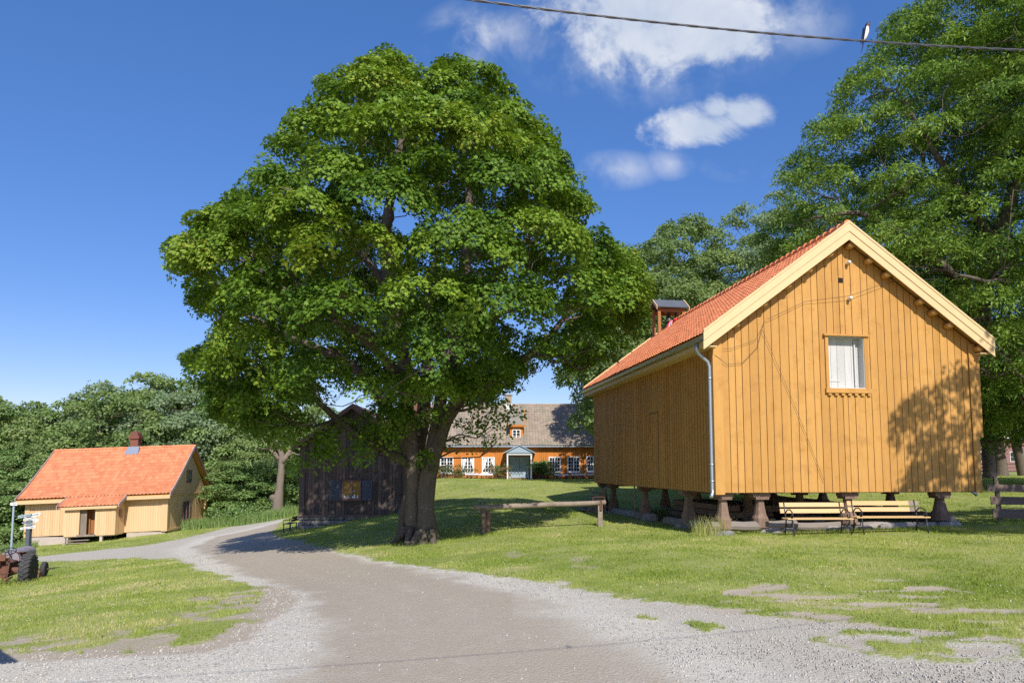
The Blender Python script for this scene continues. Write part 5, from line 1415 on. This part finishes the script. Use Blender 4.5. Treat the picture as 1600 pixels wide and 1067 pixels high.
for (px, py, Y, r, dn) in [(562, 668, 20.9, .8, .7), (600, 672, 21.2, .7, .7), (530, 688, 20.5, .7, .65), (505, 676, 20.4, .55, .5), (590, 700, 20.9, .6, .5), (610, 650, 21.2, .8, .8), (452, 672, 20.6, .8, .8), (505, 712, 20.5, .6, .6), (545, 706, 20.6, .7, .6), (585, 685, 21, .7, .6), (430, 655, 21, .9, .9), (395, 640, 22, .9, .9), (478, 722, 20.2, .45, .6), (610, 640, 22, .8, .9),
                           (735, 668, 22.2, .65, .4), (715, 690, 22, .55, .35), (765, 655, 22, .7, .45), (790, 640, 22.3, .65, .5), (700, 660, 22.6, .6, .4), (775, 680, 22.3, .5, .35), (640, 600, 20.6, .8, 1), (700, 590, 20.8, .9, 1), (760, 590, 21, .9, 1), (630, 660, 21, .45, .6), (672, 648, 20.9, .5, .7), (668, 712, 21.3, .22, .5), (440, 600, 20, 1, 1), (372, 620, 21, .9, 1), (905, 320, 22, .6, .8), (350, 600, 21.5, .9, 1), (330, 560, 22, .9, 1)]:
    c = at(px, py, Y); puffs.append((c[0], c[1], c[2], r, r * .5, dn, .0))
maple = tree_obj('maple_tree', 'huge round crowned maple with thick forked trunk beside the gravel road', 'tree', T0)
pf = np.array(puffs); pf[:, :3] -= T0
cen = np.array([np.mean(pc_), 22, (zmin + zmax) / 2 - 1]) - T0
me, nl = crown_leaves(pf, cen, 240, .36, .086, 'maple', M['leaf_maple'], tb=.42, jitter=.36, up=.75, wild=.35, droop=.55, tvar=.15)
print('maple puffs', len(puffs), 'leaves', nl)
link(bpy.data.objects.new('crown', me), maple)
def AP(*L): return [at(px, py, Y) - T0 for (px, py, Y) in L]
mains = [
 (AP((645, 872, 22.15), (648, 845, 22.15), (645, 810, 22.1), (650, 760, 22.1), (640, 700, 22.1), (634, 640, 22), (636, 560, 22), (612, 480, 21.8), (602, 400, 21.6), (606, 320, 21.8), (625, 240, 22), (640, 150, 22)), [.39, .30, .26, .25, .24, .23, .21, .24, .20, .16, .11, .05]),
 (AP((672, 885, 21.6), (664, 858, 21.6), (668, 820, 21.7), (664, 770, 21.8), (674, 720, 21.9), (684, 670, 22), (690, 600, 22), (712, 500, 22), (730, 400, 22), (735, 300, 22), (720, 200, 22)), [.44, .33, .29, .28, .26, .24, .21, .22, .18, .12, .06]),
 (AP((632, 862, 22.9), (634, 830, 22.9), (640, 780, 22.8), (652, 730, 22.7), (660, 660, 23.2), (670, 580, 23.8), (665, 480, 24.5), (690, 360, 25)), [.34, .28, .25, .23, .23, .19, .14, .07]),
 (AP((672, 720, 21.9), (690, 672, 21.9), (705, 640, 21.8), (730, 608, 21.6), (775, 580, 21.4), (825, 560, 21.2), (880, 500, 21), (930, 450, 21)), [.28, .25, .23, .21, .17, .13, .09, .05]),
 (AP((640, 725, 22.0), (600, 702, 21.6), (565, 685, 21.2), (525, 655, 20.9), (500, 630, 20.6), (480, 608, 20.5), (440, 600, 20.3), (390, 570, 20.2)), [.15, .13, .12, .10, .09, .08, .06, .04]),
 (AP((638, 700, 22.1), (612, 650, 22.5), (580, 600, 22.6), (540, 560, 22.5), (480, 540, 22.3), (420, 510, 22), (380, 490, 22)), [.22, .19, .17, .15, .12, .09, .05]),
 (AP((636, 560, 22), (600, 530, 21.2), (540, 505, 20.5), (480, 480, 20), (420, 430, 19.5), (360, 400, 19.5)), [.16, .14, .12, .10, .07, .04]),
 (AP((612, 470, 21.8), (575, 400, 21.5), (520, 350, 21), (470, 300, 21), (420, 290, 21)), [.14, .12, .09, .07, .04]),
 (AP((712, 500, 22), (770, 440, 21.5), (820, 380, 21), (860, 320, 21)), [.15, .12, .08, .05]),
 (AP((690, 600, 22), (720, 560, 20), (760, 500, 18.6), (800, 470, 17.8)), [.16, .13, .10, .05]),
 (AP((640, 600, 22), (600, 560, 20), (560, 520, 18.2), (520, 500, 17.2)), [.16, .13, .10, .05]),
 (AP((660, 620, 23.2), (720, 540, 25), (800, 480, 26.5)), [.15, .10, .05]), (AP((660, 620, 23.2), (600, 500, 25), (500, 440, 26.5)), [.15, .10, .05]),
]
mb = MB(); woodwork(mb, mains, [tuple(p[:3] - np.array([0, 0, .25])) for p in pf], twigs=2, twig_len=.45)
for k in range(9):  # root flare
    a = 2 * pi * k / 9 + .3; c0 = np.array([.35 if k % 2 else .0, 0, 0]); 
    b_c = (AP((668, 850, 21.65))[0] if k % 2 else AP((646, 846, 22.15))[0])
    mb.tube([b_c + np.array([cos(a) * .22, sin(a) * .22, .45]), b_c + np.array([cos(a) * .50, sin(a) * .48, .08]), b_c + np.array([cos(a) * .85, sin(a) * .8, -.18])], [.16, .11, .04], 7)
mb.build('trunk', M['bark'], maple, True)

# ---- generic trees
def sphere_puffs(H, R, z0, n, r, seed, flat=.62, fill=.25, taper=.0):
    g_ = np.random.RandomState(seed); out = []; Pp = np.zeros((0, 3)); tries = 0
    while len(out) < n and tries < 6000:
        tries += 1
        d = g_.randn(3); d /= np.linalg.norm(d); q = 1 if g_.rand() > fill else .35 + .4 * g_.rand()
        zz = d[2] * q
        wv = 1 - taper * max(0, zz)
        c = np.array([d[0] * q * (R - r * .6) * wv, d[1] * q * (R - r * .6) * wv, z0 + (H - z0) / 2 + zz * ((H - z0) / 2 - r * .5)])
        c += g_.randn(3) * r * .25
        if len(Pp) and np.min(np.linalg.norm(Pp - c, axis=1)) < r * .95: continue
        rr = r * (.75 + .55 * g_.rand()); out.append((c[0], c[1], c[2], rr, rr * flat, 1.0, g_.randn() * .09)); Pp = np.vstack([Pp, c])
    return np.array(out)
def make_tree(name, label, cat, loc, H, R, z0, n, r, per, sub, size, kind, lm, bark, seed, trunk=.3, group=None, jit=.6, fill=.25, flat=.62, taper=0., stems=1, twigs=0, wild=.3, up=.35, tb=.45):
    root = tree_obj(name, label, cat, loc, group)
    pp = sphere_puffs(H, R, z0, n, r, seed, flat, fill, taper)
    me, nl = crown_leaves(pp, (0, 0, (H + z0) / 2), per, sub, size, kind, M[lm], jitter=jit, wild=wild, up=up, tb=tb)
    link(bpy.data.objects.new('crown', me), root)
    mb = MB(); mains = []
    g_ = np.random.RandomState(seed + 5)
    for s in range(stems):
        lean = g_.randn(2) * (.04 if stems == 1 else .12) * H
        o_ = g_.randn(2) * (.0 if stems == 1 else .35)
        mains.append(([(o_[0], o_[1], -.5), (o_[0] * 1.0, o_[1], .3), (o_[0] + lean[0] * .3, o_[1] + lean[1] * .3, z0 * .9 + .1), (lean[0] * .8, lean[1] * .8, (z0 + H) * .45), (lean[0], lean[1], H * .86)], [trunk * 1.45, trunk, trunk * .8, trunk * .5, trunk * .12]))
    woodwork(mb, mains, [tuple(p[:3]) for p in pp], rtip=.02, rmax=trunk * .5, twigs=twigs, twig_len=r * .7)
    mb.build('trunk', M[bark], root, True)
    return root

# big ash behind the storehouse
ax_, ay_ = 23.2, 34.0
ash_puffs = []
def outline_puffs(prof, Y, depth, n, r, mind, seed, cx_lim=None):
    g_ = np.random.RandomState(seed); zz_, cc_, aa_ = [], [], []
    for (py, l, rr) in prof:
        a = at(l, py, Y); b2 = at(rr, py, Y); zz_.append(a[2]); cc_.append((a[0] + b2[0]) / 2); aa_.append((b2[0] - a[0]) / 2)
    zz_, cc_, aa_ = [np.array(q)[::-1] for q in (zz_, cc_, aa_)]
    out = []; Pp = np.zeros((0, 3))
    for _ in range(n):
        z = zz_[0] + (zz_[-1] - zz_[0]) * g_.rand(); a_w = np.interp(z, zz_, aa_); c_x = np.interp(z, zz_, cc_); th = g_.rand() * 2 * pi
        q = 1 if g_.rand() < .72 else .3 + .5 * g_.rand(); ra = r * (.75 + .5 * g_.rand())
        c = np.array([c_x + max(a_w - ra * .7, .1) * q * cos(th), Y + max(min(a_w, depth) - ra * .7, .1) * q * sin(th), min(z, zz_[-1] - ra * .4)])
        if len(Pp) and np.min(np.linalg.norm(Pp - c, axis=1)) < mind: continue
        out.append((c[0], c[1], c[2], ra, ra * (.5 + .4 * g_.rand()), 1.0, g_.randn() * .11)); Pp = np.vstack([Pp, c])
    return np.array(out)
ap = outline_puffs([(-110, 1600, 1820), (-40, 1500, 1960), (10, 1440, 2040), (60, 1385, 2080), (150, 1315, 2120), (220, 1262, 2150), (300, 1225, 2160), (370, 1200, 2160), (430, 1205, 2150), (500, 1240, 2120), (580, 1330, 2080), (640, 1500, 2040), (680, 1560, 1980)], 34, 9.5, 5200, 1.55, 1.75, 8)
aroot = np.array([22.6, 35.2, gz(22.6, 35.2)])
ash = tree_obj('ash_tree', 'very tall spreading ash tree rising behind the storehouse at the right edge', 'tree', aroot)
ap[:, :3] -= aroot
me, nl = crown_leaves(ap, np.array([at(1680, 300, 34)[0], 34, 9]) - aroot, 74, .5, .165, 'slim', M['leaf_ash'], jitter=.6, wild=.45, up=.6, droop=.25, tb=.45, tvar=.2)
print('ash', len(ap), nl)
link(bpy.data.objects.new('crown', me), ash)
Aq = lambda *L: [at(px, py, Y) - aroot for (px, py, Y) in L]
mains = [(Aq((1492, 775, 35.2), (1495, 740, 35.2), (1505, 600, 35), (1530, 480, 34.5), (1555, 380, 34), (1600, 250, 34), (1640, 100, 34), (1670, 0, 34)), [.75, .58, .50, .42, .34, .25, .15, .06]),
         (Aq((1505, 600, 35), (1560, 540, 34), (1640, 480, 33.5), (1750, 420, 33), (1900, 340, 33)), [.4, .32, .26, .18, .07]),
         (Aq((1530, 480, 34.5), (1480, 420, 33), (1420, 370, 32), (1340, 330, 31), (1270, 340, 30.5)), [.28, .22, .17, .11, .05]),
         (Aq((1555, 380, 34), (1500, 300, 33.5), (1450, 220, 33), (1400, 140, 33)), [.22, .17, .12, .05]),
         (Aq((1570, 560, 34), (1600, 600, 31), (1640, 590, 29), (1700, 600, 27)), [.24, .18, .12, .05]),
         (Aq((1520, 560, 35), (1545, 590, 33), (1575, 575, 30), (1600, 590, 28)), [.16, .14, .10, .05]),
         (Aq((1540, 430, 34.3), (1580, 440, 30), (1540, 440, 27.5), (1500, 430, 26)), [.2, .15, .1, .05]),
         (Aq((1530, 480, 34.5), (1430, 470, 36), (1330, 430, 37), (1260, 400, 37)), [.22, .16, .1, .05])]
mb = MB(); woodwork(mb, mains, [tuple(p[:3] - np.array([0, 0, .3])) for p in ap], twigs=1, twig_len=.9, rtip=.022)
mb.build('trunk', M['bark'], ash, True)

# tree out of frame at the right whose crown shades the gable and the lawn
sh = make_tree('lawn_maple', 'leafy maple whose shadow falls over the right end of the storehouse gable', 'tree', (17.5, 10.2, gz(17.5, 10.2)), 12.6, 4.0, 4.9, 38, 1.25, 60, .45, .16, 'kite', 'leaf_maple', 'bark', 71, .28, fill=.3)

# loose tree near the main house right end
make_tree('lime_tree', 'dark leafy tree overhanging the right end of the old tiled main house roof', 'tree', (6.6, 42.5, gz(6.6, 42.5)), 11.8, 3.4, 3.2, 60, 1.1, 60, .42, .17, 'kite', 'leaf_far', 'bark', 15, .24, twigs=2, fill=.3)
# tall light trees behind the storehouse
bk = [((10.2, 50), 17.5, 4.4, 2.5, 31, 'leaf_far', 'tall dark green tree rising between the maple and the bell turret'),
      ((14.5, 56), 21.5, 5.2, 2.5, 32, 'leaf_far', 'broad green tree seen just above the bell turret roof'),
      ((20.5, 60), 23.5, 5.4, 3.0, 33, 'leaf_birch', 'airy silvery tree above the middle of the storehouse roof slope'),
      ((27.5, 64), 28.5, 5.2, 4.0, 34, 'leaf_birch', 'tallest thin topped silvery tree beside the ash crown left edge'),
      ((32, 58), 24, 5.5, 4.0, 35, 'leaf_far', 'dense green tree tucked in front of the ash behind the ridge'),
      ((20, 46), 14, 4.2, 3.0, 36, 'leaf_far', 'lower bushy tree directly behind the storehouse roof slope')]
for i, ((x, y), H, R, z0, sd_, lm, lab) in enumerate(bk):
    make_tree('background_tree', lab, 'tree', (x, y, gz(x, y)), H, R, z0, 84, 1.35, 38 if lm == 'leaf_far' else 32, .5, .21, 'kite', lm, 'bark', sd_, .24, 'tall trees behind the storehouse', twigs=2, fill=.4, jit=.7)
# trees beyond the right lawn
rt_ = [((37.6, 54), 13, 4.8, 3.4, 41, 'barkl', .48, 'tree with pale sunlit trunk on the lawn right of the storehouse'),
       ((44.3, 62), 13, 5.2, 4.2, 42, 'bark', .5, 'dark trunked lawn tree behind the plank fence, left of its leaning twin'),
       ((46.6, 62.5), 12.5, 5, 4.2, 43, 'bark', .42, 'leaning dark trunked lawn tree behind the plank fence')]
for i, ((x, y), H, R, z0, sd_, bkk, tr0, lab) in enumerate(rt_):
    o_ = make_tree('lawn_tree', lab, 'tree', (x, y, gz(x, y)), H, R, z0, 46, 1.5, 26, .55, .26, 'kite', 'leaf_far', bkk, sd_, tr0, 'trees on the right hand lawn', fill=.3)
    if i == 2: o_.rotation_euler = (0, radians(-9), 0)

# left woodland: four kinds copied
def proto(seed, lm, H=11., R=4.2, birch=False):
    return make_tree('woodland_tree', 'x', 'tree', (0, 0, -500), H, R, 1.0, 64, 1.3, 30, .5, .22, 'kite', lm, 'barkl' if birch else 'bark', seed, .18, 'woodland trees behind the cottage', twigs=2, fill=.35, jit=.7, stems=1 + seed % 2)
protos = [proto(61, 'leaf_far'), proto(62, 'leaf_far'), proto(63, 'leaf_birch', birch=True), proto(64, 'leaf_bush')]
# (pixel column of the crown, pixel row of the top, depth, kind)
wood = [(12, 626, 58, 0, 'at the very left edge of the woodland'), (62, 632, 60, 3, 'second from the left edge, bright green'), (110, 626, 60, 1, 'above the left end of the cottage roof'), (160, 610, 62, 2, 'silvery, above the left half of the cottage ridge'),
        (205, 618, 58, 0, 'directly behind the cottage chimney'), (262, 590, 64, 1, 'tall, above the right end of the cottage ridge'), (300, 598, 60, 2, 'silvery, half under the left edge of the maple'), (350, 625, 60, 3, 'right of the cottage gable under the maple'),
        (372, 610, 66, 0, 'behind the maple left skirt'), (400, 640, 60, 1, 'left of the pale broken trunk'), (455, 640, 66, 3, 'seen between pale trunk and dark house'), (500, 628, 70, 2, 'peeping over the dark house roof'), (560, 640, 72, 0, 'behind the dark house ridge'),
        (-40, 620, 60, 1, 'cut by the left picture edge'), (-95, 615, 64, 0, 'beyond the left picture edge')]
low = [(10, 700, 53.5, 3, 'low bushy one left of the cottage'), (60, 690, 55, 0, 'low one behind the cottage left eave'), (125, 695, 56, 3, 'low one behind the cottage roof left half'), (235, 690, 56, 3, 'low one behind the cottage roof right of the chimney'),
       (348, 700, 58, 0, 'low one right of the cottage gable'), (396, 715, 54, 3, 'low rounded one between cottage and pale trunk'), (400, 705, 56, 1, 'low one left behind the pale trunk'), (455, 715, 60, 3, 'low one between pale trunk and dark house'), (-20, 745, 48, 3, 'lowest one at the left edge by the arrow sign'), (18, 752, 50, 1, 'low one behind the numbered arrow sign')]
first = set()
for (px, pt_, Y, k, lab) in wood + low:
    c = at(px, pt_, Y); g0 = gz(c[0], Y) ; H = c[2] - g0
    o_ = protos[k] if k not in first else copy_tree(protos[k])
    first.add(k)
    o_.location = (float(c[0]), Y, g0 - .2); s_ = H / 11.; wv = max(s_, .75) * random.uniform(.95, 1.15)
    o_.scale = (wv, wv, s_); o_.rotation_euler = (0, 0, random.uniform(0, 6.28))
    o_['label'] = 'woodland tree ' + lab
# pale broken trunk tree
bt_ = tree_obj('pale_trunk_tree', 'tree with pale thick knobbly trunk beside the road left of the dark house', 'tree', (at(437, 793, 50)[0], 50, gz(at(437, 793, 50)[0], 50)))
o0 = np.array(bt_.location)
pp = np.array([(x, y, z, r, r * .6, 1, 0) for (x, y, z, r) in [(-.6, 0, 5.6, 1.3), (1.3, .3, 6.3, 1.3), (.2, -.5, 7.4, 1.4), (-1.8, .3, 6.9, 1.3), (2.0, 0, 4.8, .8), (-1.6, .2, 4.4, .7), (.4, .5, 8.6, 1.4), (-2.6, 0, 5.4, 1), (2.4, 0, 7.6, 1.2)]])
me, _n = crown_leaves(pp, (0, 0, 6), 40, .5, .2, 'kite', M['leaf_far'], jitter=.6); link(bpy.data.objects.new('crown', me), bt_)
mb = MB(); woodwork(mb, [([(-.25, 0, -.4), (-.2, 0, .2), (-.15, 0, 1.4), (-.05, 0, 2.2), (.05, 0, 3.6), (.1, 0, 4.6), (-.4, 0, 5.8)], [.50, .42, .37, .26, .24, .22, .10]), ([(.05, 0, 4.0), (.7, 0, 4.9), (1.4, 0, 6.2)], [.2, .15, .06]), ([(-.1, 0, 4.3), (-.8, 0, 5.0), (-1.8, 0, 6.2)], [.18, .12, .06])], [tuple(p[:3]) for p in pp])
rock(mb, (-.45, -.05, 1.5), (.3, .3, .35)); mb.build('trunk', M['barkl'], bt_, True)

# ---------------------------------------------------------------- shrubs and tall weeds
def bush(name, label, x, y, rx, h, lm, size=.11, n=10, per=70, group=None, seed=1, sub=.26):
    g_ = np.random.RandomState(seed); P_ = []
    for _ in range(n):
        a = g_.rand() * 2 * pi; q = sqrt(g_.rand()); P_.append((rx * q * cos(a), min(rx, .7) * q * sin(a), h * (.25 + .45 * g_.rand()), h * .38, h * .34, 1, g_.randn() * .12))
    r_ = tree_obj(name, label, 'shrub', (x, y, gz(x, y)), group)
    me, _n = crown_leaves(np.array(P_), (0, 0, 0), per, sub, size, 'kite', M[lm], jitter=.8, tvar=.25); link(bpy.data.objects.new('foliage', me), r_)
    mb = MB()
    for p in P_: mb.tube(wobble((p[0] * .6, p[1] * .6, -.05), p[:3], 3, .08), [.02, .015, .012, .008], 5)
    mb.build('stem', M['barkl'], r_); return r_
G2 = 'shrubs along the main house wall'
bush('rose_shrub', 'pink flowering rose shrub under the leftmost main house windows', tx(700, 53.9), 53.9, 1.5, 1.1, 'leaf_rose', .11, 16, group=G2, seed=2)
bush('rose_shrub', 'low pinkish rose shrub between two left hand main house windows', tx(727, 54.2), 54.2, .8, .9, 'leaf_rose', .10, 8, group=G2, seed=3)
bush('rose_shrub', 'pinkish shrub just left of the white porch', tx(779, 54), 54, .75, 1.2, 'leaf_rose', .11, 10, group=G2, seed=4)
bush('green_shrub', 'bright green upright shrub just right of the white porch', tx(843, 54.2), 54.2, .5, 1.7, 'leaf_bush', .12, 12, group=G2, seed=5)
bush('green_shrub', 'low green shrub beneath the first window right of the porch', tx(858, 54.2), 54.2, .6, .8, 'leaf_bush', .11, 8, group=G2, seed=6)
for i, (px, Y, rx, h, lab) in enumerate([(362, 49.5, 1.1, 1.4, 'leafy roadside shrub right of the cottage gable'), (385, 49, 1.4, 1.6, 'leafy roadside shrub left of the pale trunk tree'), (338, 54.5, 1.0, 1.7, 'leafy shrub behind the back corner of the cottage'), (412, 52, 1.2, 1.5, 'leafy roadside shrub just behind the pale trunk'), (458, 57, 1.4, 2.4, 'bright bush between pale trunk and dark house'), (15, 46, 1.5, 1.6, 'leafy shrub at the left edge beyond the tractor'), (-15, 44, 1.6, 1.8, 'leafy shrub cut by the left edge beyond the tractor')]):
    bush('roadside_shrub', lab, tx(px, Y), Y, rx, h, 'leaf_bush', .15, 12, 50, 'shrubs along the road bank', 30 + i, .34)
def weeds(name, label, cx, cy, rx, ry, n, h, w_, mat, tb=.5):
    a = rs.rand(n) * 2 * pi; q = np.sqrt(rs.rand(n)); X_ = cx + rx * q * np.cos(a); Y_ = cy + ry * q * np.sin(a)
    z = gz_arr(X_, Y_); hh = h * (.4 + .8 * rs.rand(n)); an = rs.rand(n) * 2 * pi; ln = rs.randn(n, 2) * hh[:, None] * .3
    B0 = np.stack([X_, Y_, z - .02], 1); sd = np.stack([np.cos(an), np.sin(an), 0 * an], 1) * w_
    mid = B0 + np.stack([ln[:, 0] * .35, ln[:, 1] * .35, hh * .6], 1); tip = B0 + np.stack([ln[:, 0], ln[:, 1], hh], 1)
    V_ = np.stack([B0 - sd, B0 + sd, mid + sd * .7, mid - sd * .7, mid + sd * .7, tip, tip, mid - sd * .7], 1)
    F_ = np.arange(8 * n).reshape(-1, 4)
    me = fast_mesh(name, V_.reshape(-1, 3), F_, mat, np.clip(np.repeat(tb + rs.randn(n) * .2, 2), 0, 1))
    return tag(link(bpy.data.objects.new(name, me)), label, 'grass', kind='stuff')
bx_, by_, _ = bwl(-.15, .1)
weeds('tall_weeds', 'tall pale grass weeds around the front corner pier and downpipe', bx_, by_ + .1, .5, .35, 420, .55, .004, M['grass'], .8)
bx_, by_, _ = bwl(1.9, -.25); weeds('uncut_grass', 'uncut grass along the sill logs below the benches', bx_ + 1.8, by_ + .3, 3.6, .25, 2600, .14, .004, M['grass'], .45)
weeds('uncut_grass', 'long grass around the foot of the maple', -2.5, 21.6, 1.7, .9, 2200, .14, .005, M['grass'], .35)
weeds('uncut_grass', 'long grass around the left post of the log barrier', P1[0] + .3, 22.3, 1.5, .4, 1200, .15, .005, M['grass'], .35)
weeds('uncut_grass', 'long grass growing around the tractor tyres', TX, TY - .1, 1.6, 1.6, 2600, .18, .006, M['grass'], .5)
weeds('uncut_grass', 'long rough grass in front of the plank fence', 16.5, 19.4, 3.2, .6, 3000, .17, .005, M['grass'], .4)
weeds('rough_meadow', 'tall flowering roadside meadow bank right of the cottage', -19.3, 49, 4.2, 1.3, 6000, .8, .02, M['leaf_bush'], .55)
weeds('rough_meadow', 'rough meadow grass at the left edge before the woodland', -34.5, 43.5, 4.0, 3.5, 7000, .45, .015, M['leaf_bush'], .6)
# clover heads and dandelion leaves in the lawn
X, Y = scatter(3500, 7, 26); g, _d, _r, _i = masks(X, Y); k_ = (g > .8) & (fbm(X, Y, 133, .8, 3) > .57); X, Y = X[k_], Y[k_]; n = len(X)
z = gz_arr(X, Y) + .045; an = rs.rand(n) * pi; r_ = .006 * (1 + Y * .03)
Pq = np.stack([X, Y, z], 1); e1 = np.stack([np.cos(an), np.sin(an), 0 * an], 1) * r_[:, None]; e2 = np.array([0, 0, 1.])[None] * r_[:, None]
me = fast_mesh('clover_heads', np.stack([Pq - e1, Pq - e2, Pq + e1, Pq + e2], 1).reshape(-1, 3), np.arange(4 * n).reshape(-1, 4), M['flower'], rs.rand(n))
tag(link(bpy.data.objects.new('clover_heads', me)), 'tiny white clover heads dotted over the lawn', 'flowers', kind='stuff')
# loose gravel
X, Y = scatter(90000, 5.2, 26); g, dd, rd_, il_ = masks(X, Y)
k_ = (g < .3) & (rs.rand(len(X)) < np.where(dd > .4, .02, .7) * (rd_ > 0)); X, Y = X[k_], Y[k_]; n = len(X)
s_ = (.006 + .012 * rs.rand(n) ** 2) * (1 + np.maximum(Y - 7, 0) * .05)
O = np.array([(1, 0, 0), (-.5, .87, 0), (-.5, -.87, 0), (.1, .1, .75), (0, 0, -.6)])
Vp = np.stack([X, Y, gz_arr(X, Y) + s_ * .2], 1)[:, None] + O[None] * s_[:, None, None] * (.6 + .8 * rs.rand(n, 5, 1))
Ft = np.array([(0, 1, 3), (1, 2, 3), (2, 0, 3), (1, 0, 4), (2, 1, 4), (0, 2, 4)])
me = fast_mesh('loose_gravel', Vp.reshape(-1, 3), (np.arange(n)[:, None, None] * 5 + Ft[None]).reshape(-1, 3), M['peb'], np.repeat(rs.rand(n), 6))
tag(link(bpy.data.objects.new('loose_gravel', me)), 'loose pale grey gravel stones scattered over the road', 'gravel', kind='stuff')

# fallen leaves
X, Y = scatter(2600, 6, 24); n = len(X); k_ = rs.rand(n) < np.where(np.hypot(X + 3, Y - 20) < 9, .35, .08) * (masks(X, Y)[0] > .5); X, Y = X[k_], Y[k_]; n = len(X)
me = leaves_mesh('fallen_leaves', np.stack([X, Y, gz_arr(X, Y) + .03], 1), np.array([0, 0, 1.]) + rs.randn(n, 3) * .25, rs.randn(n, 3), .035 + .03 * rs.rand(n), 'kite', M['leaf_rose'], .3 + .5 * rs.rand(n))
tag(link(bpy.data.objects.new('fallen_leaves', me)), 'scattered fallen yellowish leaves on road and lawn', 'leaves', kind='stuff')
